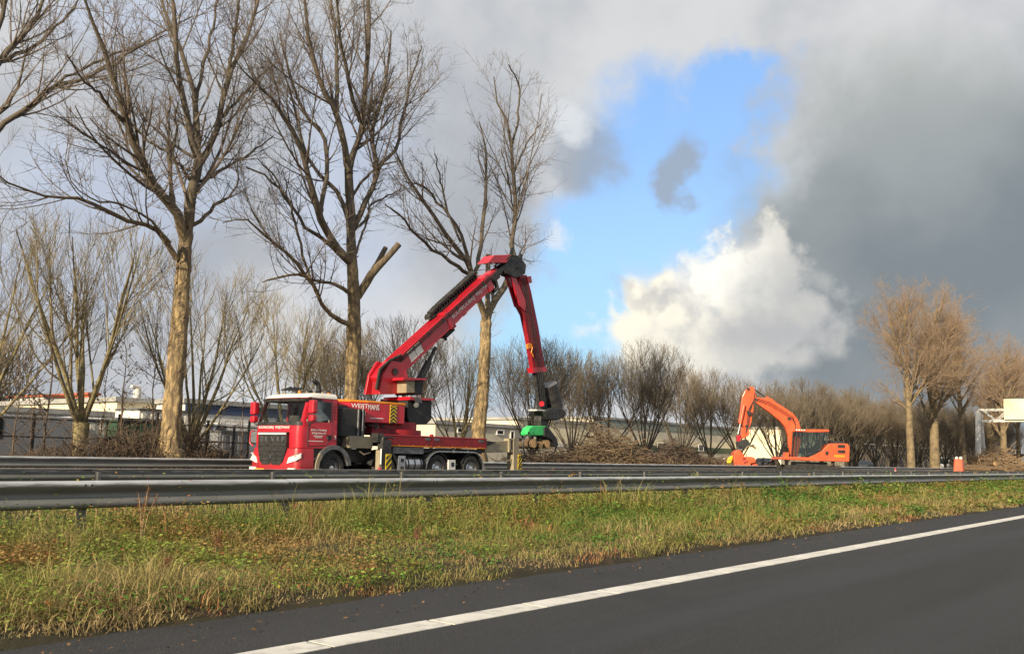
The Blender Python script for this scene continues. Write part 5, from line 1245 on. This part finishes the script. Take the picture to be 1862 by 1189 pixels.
def traced_tree(base_px, Yt, trunk, limbs, label, seed, bark='bark', dens=1.0, group='tall poplars along the far verge', cuts=(), spread=1.0, lk=1.0):
    """trunk and main limbs stand in real depth at lateral distance Yt; each limb leans out of the plane by its own amount"""
    g_ = np.random.default_rng(seed); org = P(base_px[0], base_px[1], Yt); org = np.array([org[0], Yt, FZ])
    t = thing('poplar_tree', tuple(org), label, 'tree', group)
    def conv(pts, dy0, dy1):
        n = len(pts); out = []
        for k, q in enumerate(pts):
            Yk = Yt+dy0+(dy1-dy0)*(k/(n-1))**1.1; p = P(q[0], q[1], Yk); dep = (p-CO)@CF; out.append((*p, q[2]/2*dep/FPX if len(q) > 2 else 0))
        return np.array(out)
    tk = resample(conv(trunk, 0, 0), 44, g_); tk[0, 2] = FZ-.2
    def rough(path, r, sides, amp):
        V, F = tubes(path[None], r[None], sides); Vn = V.reshape(len(path), sides, 3)
        nz = 1+amp*g_.normal(0, 1, (len(path), sides, 1)); return (path[:, None]+(Vn-path[:, None])*nz).reshape(-1, 3), F
    flare = tk[:, 3].copy(); flare[:4] *= np.array([1.5, 1.32, 1.15, 1.06]); flare *= 1+.035*g_.normal(0, 1, 44)
    V, F = tubes(tk[None, :, :3], flare[None], 24); Vn = V.reshape(44, 24, 3)
    ridge = 1+.07*g_.normal(0, 1, (1, 24, 1))+.05*g_.normal(0, 1, (11, 24, 1)).repeat(4, 0)+.02*g_.normal(0, 1, (44, 24, 1))
    V = (tk[:, None, :3]+(Vn-tk[:, None, :3])*ridge).reshape(-1, 3)
    link('trunk', mesh_np('trunk', V-org, F, True), bark, t)
    LP, LR = [], []
    for lb in limbs:
        pts, dy = lb[0], lb[1]; d0 = lb[2] if len(lb) > 2 else 0.0
        q = resample(conv(pts, d0, d0+dy*spread), 14, g_, .03); q[:, 3] = np.maximum(q[:, 3], .012)
        V, F = rough(q[:, :3], q[:, 3], 8, .05); link('limb', mesh_np('limb', V-org, F, True), bark, t); LP.append(q[:, :3]); LR.append(q[:, 3])
    for pts, dy in cuts:
        q = resample(conv(pts, 0, dy), 8, g_); V, F = rough(q[:, :3], q[:, 3], 10, .04)
        st = link('cut_limb', mesh_np('cut_limb', V-org, F, True), bark, t)
        e, d = q[-1, :3], q[-1, :3]-q[-2, :3]; d /= np.linalg.norm(d)
        MB().cyl(e-d*.03, e+d*.01, q[-1, 3]*.97, 10).build('sawn_end', 'wood_cut', st)
    LP = np.array(LP); LR = np.array(LR); L = np.linalg.norm(np.diff(LP, axis=1), axis=2).sum(1)
    a1, r1 = spawn(g_, LP, LR, L*1.35*dens, .2, 1.0, 32, 10, lambda l, q: .36*lk*l*(1.05-.62*q)+.35*lk, 7, .75, .07, .42, .009)
    l1 = np.linalg.norm(np.diff(a1, axis=1), axis=2).sum(1)
    a2, r2 = spawn(g_, a1, r1, l1*1.9*dens, .2, 1.0, 42, 14, lambda l, q: .40*l*(1.1-.5*q)+.14, 5, .35, .11, .5, .0065)
    l2 = np.linalg.norm(np.diff(a2, axis=1), axis=2).sum(1)
    a3, r3 = spawn(g_, a2, r2, l2*5.5*dens+1.2, .15, 1.0, 46, 16, lambda l, q: .24*l+.12, 3, .2, .15, .7, .0045)
    tips, rt_ = spawn(g_, LP, LR, L*2.0*dens, .05, 1, 55, 20, lambda l, q: .5+0*l, 4, .4, .14, .3, .006)
    sh, rs = spawn(g_, tk[None, :, :3], tk[None, :, 3]*.05, 46, .02, .75, 60, 18, lambda l, q: .9+0*l, 5, .6, .10, .5, .007, .5)
    sb, rb = spawn(g_, tk[None, :, :3], tk[None, :, 3], 5, .2, .9, 75, 10, lambda l, q: .42+0*l, 3, .1, .05, .28, .02, .2)
    V, F = merge([tubes(a1, r1, 5), tubes(a2, r2, 4), tubes(a3, r3, 3), tubes(tips, rt_, 3), tubes(sh, rs, 4), tubes(sb, rb, 6)])
    link('crown', mesh_np('crown', V-org, F), 'bark_twig', t)
    return t

Z1 = lambda pts: [(x/2.378, y/2.378, *r) for x, y, *r in pts]           # notes taken on enlargements of the photo
Z2 = lambda pts: [(400+x/2.123, y/2.123, *r) for x, y, *r in pts]
T1 = [(Z1([(765, 1120, 11), (700, 1020, 9), (640, 975, 8.5), (520, 945, 8), (420, 885, 7.5), (320, 855, 6), (220, 850, 5), (90, 815, 4), (0, 770, 3), (-40, 730, 2)]), -2.5),
      (Z1([(735, 1050, 6), (680, 985, 5), (600, 915, 4), (500, 880, 4), (400, 865, 3), (310, 790, 2), (280, 690, 2)]), -1.0, -.6),
      (Z1([(800, 1070, 14), (790, 1000, 18), (750, 900, 17), (690, 840, 16), (650, 760, 15), (600, 640, 14), (545, 520, 12), (500, 400, 10), (470, 280, 9), (420, 150, 7), (370, 0, 5), (340, -90, 3)]), -2.2),
      (Z1([(802, 1060, 16), (812, 990, 19), (830, 840, 19), (852, 700, 17), (820, 580, 12), (800, 440, 11), (770, 280, 9), (755, 100, 8), (735, -60, 5)]), -.8),
      (Z1([(855, 700, 12), (852, 520, 11), (830, 380, 9), (790, 240, 8), (740, 130, 7), (700, 0, 5), (680, -80, 4)]), 1.8),
      (Z1([(862, 710, 13), (920, 590, 11), (955, 480, 10), (990, 320, 9), (1060, 190, 7), (1110, 30, 6), (1130, -80, 4)]), .8),
      (Z1([(985, 320, 7), (1010, 180, 6), (1030, 20, 5), (1040, -70, 3)]), -1, .5),
      (Z1([(850, 440, 7), (880, 300, 6), (915, 140, 5), (940, 0, 4), (950, -80, 3)]), 2, .5),
      (Z1([(832, 975, 8), (900, 920, 7), (960, 870, 6), (1000, 840, 4), (1030, 760, 3), (1025, 690, 2)]), -1.6),
      (Z1([(868, 785, 7), (940, 745, 6), (1010, 705, 5), (1100, 650, 3), (1180, 590, 2)]), 1.5),
      (Z1([(750, 890, 8), (738, 780, 7), (730, 680, 6), (725, 560, 4), (735, 420, 3)]), 1.2, -.5),
      (Z1([(740, 660, 6), (690, 640, 5), (600, 570, 4), (560, 500, 3), (600, 400, 2)]), 1.5, .2),
      (Z1([(720, 860, 7), (640, 755, 6), (540, 700, 5), (450, 640, 4), (340, 570, 3), (260, 510, 2)]), -1.8, -.4),
      (Z1([(545, 540, 8), (470, 460, 6), (420, 400, 5), (350, 340, 4), (290, 240, 3)]), -1.5, -1),
      (Z1([(480, 290, 6), (560, 230, 5), (650, 180, 4), (720, 150, 2)]), 1.6, -1.2),
      (Z1([(830, 800, 7), (790, 730, 6), (745, 680, 5), (760, 560, 4), (770, 450, 3)]), -2),
      (Z1([(955, 510, 7), (1030, 430, 5), (1110, 345, 4), (1200, 270, 2)]), 1.2, .4)]
traced_tree((312, 835), 31.0, [(308, 838, 36), (311, 780, 35), (313, 740, 33), (319, 670, 31), (327, 580, 29), (331, 520, 27), (335, 470, 25), (338, 430, 23), (342, 408, 17), (344, 396, 8)], T1,
            'tall bare poplar with long drooping left limb, nearest the truck front', 21, dens=1.18)
T2 = [(Z2([(498, 700, 9), (495, 640, 13), (470, 520, 12), (450, 430, 11), (400, 340, 9), (350, 200, 8), (330, 50, 6), (320, -60, 4)]), -1.2),
      (Z2([(498, 700, 9), (502, 640, 13), (530, 560, 11), (550, 450, 10), (565, 300, 9), (575, 100, 8), (578, -60, 5)]), 1.2),
      (Z2([(450, 430, 8), (452, 250, 7), (440, 100, 5), (420, -50, 3)]), 1.5, -.5),
      (Z2([(540, 470, 8), (500, 330, 7), (470, 180, 6), (455, 20, 4), (450, -60, 3)]), -2, .4),
      (Z2([(515, 875, 13), (570, 770, 10), (602, 660, 9), (590, 520, 8), (620, 400, 6), (650, 250, 5), (660, 120, 3)]), -1.0),
      (Z2([(602, 655, 8), (680, 570, 6), (715, 400, 5), (755, 260, 3), (780, 180, 2)]), 1.4, -.4),
      (Z2([(500, 1010, 16), (430, 930, 14), (385, 830, 13), (340, 680, 10), (300, 540, 9), (230, 430, 7), (170, 350, 5), (100, 290, 3), (60, 230, 2)]), -2.2),
      (Z2([(385, 825, 9), (412, 680, 8), (400, 520, 7), (335, 450, 6), (290, 360, 5), (260, 240, 4), (230, 130, 3)]), 1.8, -.5),
      (Z2([(500, 860, 10), (460, 740, 8), (395, 690, 7), (345, 620, 6), (315, 540, 5), (280, 380, 4), (240, 260, 3), (200, 140, 2)]), 2.2),
      (Z2([(500, 1015, 9), (400, 920, 7), (330, 870, 6), (260, 770, 5), (190, 690, 4), (100, 645, 3)]), 1.5),
      (Z2([(500, 1130, 8), (430, 1092, 6), (370, 1085, 5), (310, 1060, 5), (220, 1072, 4), (165, 1090, 2)]), -1.2),
      ([(636, 590, 10), (605, 575, 8), (580, 540, 7), (565, 508, 7), (532, 471, 6), (489, 433, 5), (447, 402, 3), (405, 405, 2)], -2.4),
      ([(565, 510, 5), (545, 440, 5), (530, 380, 4), (505, 330, 3), (470, 290, 2)], 1.2, -.9),
      (Z2([(505, 900, 7), (560, 850, 5), (585, 790, 4), (640, 760, 3), (700, 730, 2)]), 1.8),
      (Z2([(510, 760, 6), (560, 690, 5), (620, 640, 4), (700, 620, 2)]), -2),
      (Z2([(515, 1000, 5), (555, 890, 4), (575, 820, 3), (570, 740, 2)]), 1)]
traced_tree((640, 835), 31.0, [(638, 845, 30), (639, 780, 27), (640, 700, 26), (643, 620, 24), (644, 560, 23), (642, 500, 20), (639, 450, 17), (638, 410, 17), (636, 360, 16), (634, 310, 14), (633, 296, 7)], T2,
            'tall bare poplar behind the truck cab with one sawn-off stub', 22, dens=1.15,
            cuts=[([(650, 540, 15), (664, 518, 15), (680, 492, 15), (703, 470, 12), (725, 444, 11)], -1.0), ([(680, 490, 11), (690, 472, 10), (701, 451, 9)], .1)])
T3 = [([(884, 590, 10), (878, 562, 12), (869, 544, 11), (858, 505, 10), (852, 480, 10), (824, 443, 8), (796, 400, 7), (767, 363, 6), (730, 301, 4), (715, 265, 2)], -1.4),
      ([(862, 515, 9), (866, 490, 8), (872, 465, 8), (878, 400, 7), (883, 353, 6), (884, 283, 4), (871, 221, 2)], 1.0),
      ([(858, 500, 8), (838, 424, 6), (800, 372, 5), (770, 340, 4), (735, 330, 2)], 1.4),
      ([(856, 500, 8), (838, 490, 7), (800, 462, 6), (763, 433, 5), (730, 396, 4), (700, 372, 2)], -1.6),
      ([(838, 440, 5), (812, 380, 4), (800, 320, 3), (790, 280, 2)], 1.2),
      ([(886, 592, 10), (892, 562, 13), (906, 538, 12), (926, 508, 11), (934, 470, 9), (932, 447, 8), (937, 400, 8), (937, 349, 7), (930, 283, 6), (926, 225, 4), (906, 195, 3), (898, 140, 2)], .8),
      ([(930, 270, 5), (942, 212, 4), (943, 155, 3), (925, 118, 2)], -1.0, .8),
      ([(937, 310, 4), (960, 259, 3), (984, 226, 2)], 1.0, .8),
      ([(937, 395, 4), (950, 350, 3), (962, 315, 2)], -.8, .8),
      ([(937, 400, 3), (925, 330, 3), (912, 270, 2)], .8, .8),
      ([(898, 550, 7), (895, 520, 6), (905, 490, 5), (918, 470, 4)], 1.2)]
traced_tree((873, 835), 30.2, [(870, 845, 27), (872, 780, 24), (876, 740, 22), (880, 690, 20), (883, 630, 19), (884, 600, 18), (885, 575, 15), (886, 562, 8)], T3,
            'half-felled poplar with pruned crown directly behind the red boom', 23, dens=.85, lk=.82,
            cuts=[([(885, 575, 12), (887, 540, 9), (887, 500, 8.5), (887, 463, 8.5)], .2)])
T0 = [([(-260, 520, 20), (-120, 380, 16), (0, 237, 11), (50, 196, 9), (95, 160, 8), (150, 146, 6), (190, 122, 4), (240, 110, 2)], -1.5),
      ([(90, 162, 6), (140, 130, 5), (200, 103, 5), (290, 66, 3), (350, 30, 2)], 1.0, -1.2),
      ([(-240, 450, 18), (-120, 260, 15), (0, 112, 11), (30, 80, 9), (60, 38, 7), (90, -20, 5)], .5),
      ([(0, 112, 8), (50, 92, 7), (90, 60, 5), (120, 30, 4), (150, -10, 3)], 1.5, .2),
      ([(-200, 330, 12), (-80, 240, 10), (0, 205, 7), (30, 165, 5), (45, 110, 3), (60, 80, 2)], -2),
      ([(-250, 350, 16), (-120, 180, 13), (-20, 80, 10), (5, 20, 8), (8, -50, 6)], -.5)]
traced_tree((-330, 835), 33.5, [(-330, 845, 44), (-320, 700, 40), (-300, 600, 36), (-280, 500, 32), (-260, 400, 28), (-250, 300, 22)], T0,
            'tall bare poplar whose branches hang in at the upper left corner', 24, dens=.8)

# pruned row trees: short trunk, many steep stems, dense brush of twigs
def vase_tree(seed, H=9.0, n=9, big=.085, nl=1.0, twig='twig_brown', bark='bark_olive', tw=1.0, trunk_h=1.3, low=.14):
    g_ = np.random.default_rng(seed); P_, R_ = [], []
    for k in range(n):
        az_ = 2*np.pi*(k+g_.uniform(-.3, .3))/n; e = rad(g_.uniform(40, 68) if k % 3 else g_.uniform(70, 86)); L = H*g_.uniform(.70, .80)*(.55+.45*math.sin(e))
        d = np.array([math.cos(az_)*math.cos(e), math.sin(az_)*math.cos(e), math.sin(e)]); p = np.array([0, 0, trunk_h*g_.uniform(.75, 1.05)]); pts = [p]
        for q in range(9):
            d = d+np.array([0, 0, .055])+g_.normal(0, .05, 3); d /= np.linalg.norm(d); p = p+d*L/9; pts.append(p)
        P_.append(pts); R_.append(big*g_.uniform(.7, 1.15)*np.linspace(1, .18, 10))
    P_ = np.array(P_); R_ = np.array(R_)
    a1, r1 = spawn(g_, P_, R_, 9*nl, low, .95, 33, 9, lambda l, q: .46*l*(1.05-.66*q)+.45, 6, .7, .05, .55, .010, .2)
    l1 = np.linalg.norm(np.diff(a1, axis=1), axis=2).sum(1)
    a2, r2 = spawn(g_, a1, r1, l1*2.4*nl+1, .25, 1, 32, 11, lambda l, q: .45*l*(1.1-.5*q)+.35, 5, .65, .06, .6, .0075*tw, .25)
    l2 = np.linalg.norm(np.diff(a2, axis=1), axis=2).sum(1)
    a3, r3 = spawn(g_, a2, r2, l2*4.2*nl+1.8, .1, 1, 30, 13, lambda l, q: .36*l+.26, 3, .5, .08, .7, .0055*tw, .25)
    def dome(a, r):        # hold the brush of twigs inside a rounded crown
        c = np.array([0, 0, H*.52]); s_ = np.array([H*.50, H*.50, H*.46]); nz = 1+.07*g_.normal(0, 1, len(a))
        e = np.linalg.norm((a[:, -1]-c)/s_, axis=1)/nz; k = np.where(e > 1, np.clip(1-(e-1)*2.6, .12, 1), 1)[:, None, None]
        ok = np.linalg.norm((a[:, 0]-c)/s_, axis=1) < 1.03
        return (a[:, :1]+(a-a[:, :1])*k)[ok], r[ok]
    a1, r1 = dome(a1, r1); a2, r2 = dome(a2, r2); a3, r3 = dome(a3, r3)
    tk = np.array([[0, 0, -.2], [.02, 0, .3], [0, .02, trunk_h*.7], [0, 0, trunk_h*1.05]]); tr = np.array([.30, .22, .20, .22])*big/.085
    V, F = tubes(tk[None], tr[None], 12); tm = mesh_np('trunk', V, F, True); tm.materials.append(MATS[bark])
    V, F = merge([tubes(P_, R_, 7)]); sm = mesh_np('stems', V, F, True); sm.materials.append(MATS[bark])
    V, F = merge([tubes(a1, r1, 4), tubes(a2, r2, 3), tubes(a3, r3, 3)]); cm = mesh_np('crown', V, F); cm.materials.append(MATS[twig])
    return tm, sm, cm
VT = [vase_tree(31, 9.2, 7, .105, .72, 'twig_olive', 'bark_olive', .9, 1.7), vase_tree(32, 9.4, 9, .095, .74, 'twig_olive', 'bark_olive', .8, 1.3, .24), vase_tree(33, 9.8, 11, .082, .9, 'twig_brown', 'bark_limb', .9, 1.2, .27), vase_tree(34, 9.4, 11, .08, .92, 'twig_brown', 'bark_limb', 1.15, 1.2, .32), vase_tree(35, 9.0, 8, .085, 1.0, 'twig_brown', 'bark_limb', .9, 1.5, .27)]
rowt = [(142, 33.6, 0, 1.05, 'large pruned tree with thick olive stems at the far left of the row'), (345, 34.2, 1, .98, 'pruned multi-stem tree just right of the first tall poplar trunk'), (512, 37, 1, .92, 'pruned tree standing above the truck cab'),
        (725, 37, 4, .96, 'pruned tree behind the crane column'), (832, 36.5, 1, .84, 'pruned tree to the left of the half-felled poplar trunk'), (965, 36, 2, .86, 'pruned tree right behind the rotator drum and green grapple'), (-60, 36, 1, 1.0, 'pruned tree cut off by the left edge of the photo'),
        (1105, 38, 4, .94, 'pruned tree rising from the pale brush heap'), (1172, 36.5, 2, 1.04, 'broad pruned tree just right of the pale brush heap'), (1292, 37, 4, 1.0, 'pruned tree between the brush heap and the felling head'), (1345, 38, 3, .96, 'pruned tree behind the felling head of the excavator'), (1412, 37, 3, .92, 'pruned tree seen under the excavator boom'),
        (622, 39, 3, .88, 'pruned tree hidden behind the second poplar trunk'), (1040, 40, 3, .95, 'further pruned tree just right of the rotator drum'), (1240, 41, 3, 1.0, 'further pruned tree behind the long brown heap'),
        (1545, 37, 3, .98, 'pruned tree right of the excavator house')]
rr = random.Random(40)
def put_vase(px, Yv, kind, sc, label, group='row of pruned bare trees', thick=1.0):
    p = P(px, 838, Yv); t = thing('pruned_tree', (p[0], Yv, FZ), label, 'tree', group, rr.uniform(0, 6.28))
    s_ = sc*rr.uniform(.96, 1.04); t.scale = (s_*1.0*thick, s_*1.0*thick, s_)
    tm, sm, cm = VT[kind]; link('trunk', tm, None, t); link('stems', sm, None, t); link('crown', cm, None, t)
for a in rowt: put_vase(*a)
x = P(1455, 838, 37)[0]
nd = 1; kk = 0
def nth(k):
    w_ = ['', 'first', 'second', 'third', 'fourth', 'fifth', 'sixth', 'seventh', 'eighth', 'ninth', 'tenth', 'eleventh', 'twelfth', 'thirteenth', 'fourteenth', 'fifteenth', 'sixteenth', 'seventeenth', 'eighteenth', 'nineteenth', 'twentieth']
    return w_[k] if k <= 20 else 'twenty-'+w_[k-20]
while x < 190:     # beyond the excavator the row closes up
    for Yv in (36.8+rr.uniform(-.5, .5), 41+rr.uniform(-1, 1))[:1+kk % 2]:
        q = np.array([x+rr.uniform(-1, 1), Yv, FZ]); d = q-CO; px = IW/2+FPX*(d@CR)/(d@CF); put_vase(px, Yv, rr.choice((2, 3, 3, 4)), rr.uniform(.90, 1.10), 'bare tree in the receding row behind the excavator, %s from its near end' % nth(nd), 'dense receding tree row', 1.05)
        nd += 1
    x += 6.0; kk += 1

# far tall poplars at the right
def poplar(seed, H, tw, lean=0.0, n=26, first=.30, r0=.42):
    g_ = np.random.default_rng(seed)
    z = np.linspace(0, 1, 16); tk = np.stack([lean*z**2*H*.1+g_.normal(0, .06, 16)*z, g_.normal(0, .08, 16)*z, z*H*.97], -1); tr = r0*(1-z)**.8+.02
    P_, R_ = [], []
    for k in range(n):
        f = first+(.92-first)*(k+g_.random())/n; i = f*15; j = int(i); p = tk[j]*(1-i+j)+tk[j+1]*(i-j); az_ = g_.random()*6.28; e = rad(g_.uniform(38, 66)); L = H*(.42-.30*(f-first)/(1-first))*g_.uniform(.7, 1.15)*(1.0 if f > first+.08 else .7)
        d = np.array([math.cos(az_)*math.cos(e), math.sin(az_)*math.cos(e), math.sin(e)]); pts = [p]
        for q in range(7): d = d+np.array([0, 0, .08])+g_.normal(0, .05, 3); d /= np.linalg.norm(d); p = p+d*L/7; pts.append(p)
        P_.append(pts); R_.append(max(.05, .5*r0*(1-f)**.6)*np.linspace(1, .15, 8))
    P_ = np.array(P_); R_ = np.array(R_); L0 = np.linalg.norm(np.diff(P_, axis=1), axis=2).sum(1)
    a1, r1 = spawn(g_, P_, R_, L0*1.7, .15, 1, 40, 12, lambda l, q: .38*l*(1.1-.6*q)+.4, 5, .5, .08, .45, .016)
    l1 = np.linalg.norm(np.diff(a1, axis=1), axis=2).sum(1)
    a2, r2 = spawn(g_, a1, r1, l1*2.2, .1, 1, 42, 14, lambda l, q: .4*l+.3, 4, .35, .1, .55, .011)
    l2 = np.linalg.norm(np.diff(a2, axis=1), axis=2).sum(1)
    a3, r3 = spawn(g_, a2, r2, l2*2.4+1, .1, 1, 42, 16, lambda l, q: .35*l+.25, 3, .2, .12, .6, .0085)
    V, F = tubes(tk[None], tr[None], 10); tm = mesh_np('trunk', V, F, True); tm.materials.append(MATS['bark_far'])
    V, F = tubes(P_, R_, 5); sm = mesh_np('limbs', V, F, True); sm.materials.append(MATS['bark_far'])
    V, F = merge([tubes(a1, r1, 3), tubes(a2, r2, 3), tubes(a3, r3, 3)]); cm = mesh_np('crown', V, F); cm.materials.append(MATS[tw])
    return tm, sm, cm
PT = [poplar(51, 21.5, 'twig_pink', .3, 26, .30, .46), poplar(52, 21, 'twig_pink', .5, 28, .26, .58), poplar(53, 21, 'twig_pink', -.4, 22, .34, .42)]
for px, Yp, k, sc, label in ((1657, 29.5, 0, .93, 'slim pale-trunked poplar, leftmost of the tall right group'), (1700, 29.5, 1, .99, 'thick-trunked poplar in the middle of the tall right group'), (1752, 30, 2, .98, 'forked poplar just left of the gantry leg'),
                             (1826, 32, 1, .98, 'reddish poplar seen behind the gantry sign'), (1853, 33, 2, .95, 'poplar behind the log heap cut by the right edge'), (1800, 35, 1, .88, 'smaller poplar behind the gantry lattice')):
    p = P(px, 845, Yp); t = thing('poplar_tree', (p[0], Yp, FZ), label, 'tree', 'far poplars at the right', random.uniform(0, 6.28)); t.scale = (sc, sc, sc)
    for nm, me in zip(('trunk', 'limbs', 'crown'), PT[k]): link(nm, me, None, t)

# thin saplings and undergrowth along the left fence
def sapling_mesh(seed, H):
    g_ = np.random.default_rng(seed); z = np.linspace(0, 1, 8); tk = np.stack([g_.normal(0, .08, 8)*z, g_.normal(0, .08, 8)*z, z*H], -1)
    a1, r1 = spawn(g_, tk[None], (.035*(1-z)+.008)[None], 30, .2, 1, 55, 12, lambda l, q: .22*l*(1.1-.7*q), 5, .3, .08, .6, .008)
    l1 = np.linalg.norm(np.diff(a1, axis=1), axis=2).sum(1); a2, r2 = spawn(g_, a1, r1, l1*3, .1, 1, 45, 15, lambda l, q: .3*l+.1, 3, .1, .12, .7, .006)
    V, F = tubes(tk[None], (.035*(1-z)+.008)[None], 6); tm = mesh_np('stem', V, F, True); tm.materials.append(MATS['twig_dark'])
    V, F = merge([tubes(a1, r1, 3), tubes(a2, r2, 3)])
    idx = g_.integers(0, len(a2), 700); c = a2[idx, g_.integers(0, 3, 700)]; d = g_.normal(0, .018, (700, 3)); e = g_.normal(0, .018, (700, 3))
    V2 = np.stack([c-d, c+e, c+d, c-e], 1).reshape(-1, 3); F2 = np.arange(2800).reshape(-1, 4); V, F = merge([(V, F), (V2, F2)])
    cm = mesh_np('crown', V, F); cm.materials.append(MATS['twig_dark']); return tm, cm
SM = [sapling_mesh(61, 6.0), sapling_mesh(62, 5.2)]
for k, (px, Ys, sc) in enumerate(((78, 32.2, 1.05), (216, 32.4, 1.0), (272, 32.8, .95), (22, 32, .8), (180, 33.4, .75), (395, 33, .7), (438, 32.6, .75), (52, 33.6, .7), (300, 33.6, .8), (128, 33.2, .6))):
    p = P(px, 835, Ys); t = thing('sapling', (p[0], Ys, FZ), 'thin dark sapling by the left fence, %s from the left' % ['third', 'sixth', 'seventh', 'first', 'fifth', 'ninth', 'tenth', 'second', 'eighth', 'fourth'][k], 'sapling', 'saplings along the left fence', rr.uniform(0, 6)); t.scale = (sc, sc, sc)
    for nm, me in zip(('stem', 'crown'), SM[k % 2]): link(nm, me, None, t)
xL = P(-20, 838, 32)[0]; xR = P(470, 838, 32)[0]
stick_heap('undergrowth', (xL+xR)/2, 31.6, (xR-xL)/2+1, 1.7, 1.9, 5200, .4, 1.9, .006, .016, 'twig_dark', 'dark bramble undergrowth along the foot of the left trees', 'undergrowth', 9, 1.2)
gx = rng.uniform(xL-2, 150, 9000); gy = rng.uniform(29.0, 33.5, 9000)
me = blades(gx, gy, gx*0+FZ+.02, .15+.35*rng.random(9000), .010+.02*rng.random(9000), rng.random(9000)*.6+.1, PAL[rng.integers(2, 5, 9000)]*rng.uniform(.35, .8, (9000, 1)))
tag(link('far_grass', me, 'foliage'), 'dry brown grass on the verge beyond the far guardrail', 'grass', kind='stuff')
# far-off wood closing the view
V, F, C = [], [], []
for k, (px0, px1, Yw, h0, h1) in enumerate(((-120, 60, 95, 9, 12), (560, 800, 150, 7, 10), (1560, 1900, 60, 12, 16), (1060, 1560, 140, 8, 10))):
    n = 2600; a = rng.uniform(P(px0, 835, Yw)[0], P(px1, 835, Yw)[0], n); y = Yw+rng.uniform(0, 10, n); h = h0+(h1-h0)*vnoise(a, y, 6)
    z0 = rng.random(n)**1.2*h; L = rng.uniform(1, 3.5, n); d = np.stack([rng.normal(0, .35, n), rng.normal(0, .3, n), np.ones(n)], -1); d /= np.linalg.norm(d, axis=1)[:, None]
    t = np.linspace(0, 1, 3); b = np.stack([a, y, z0], -1); pth = b[:, None]+d[:, None]*L[:, None, None]*t[None, :, None]+rng.normal(0, .12, (n, 3, 3))
    v, f = tubes(pth, np.maximum(.02, np.linspace(.05, .02, 3))[None]*np.ones((n, 1)), 3); V.append(v); F.append(f)
V, F = merge(list(zip(V, F)))
tag(link('distant_wood', mesh_np('distant_wood', V, F), 'twig_brown'), 'brown bare wood far behind the industrial halls', 'wood', kind='stuff')
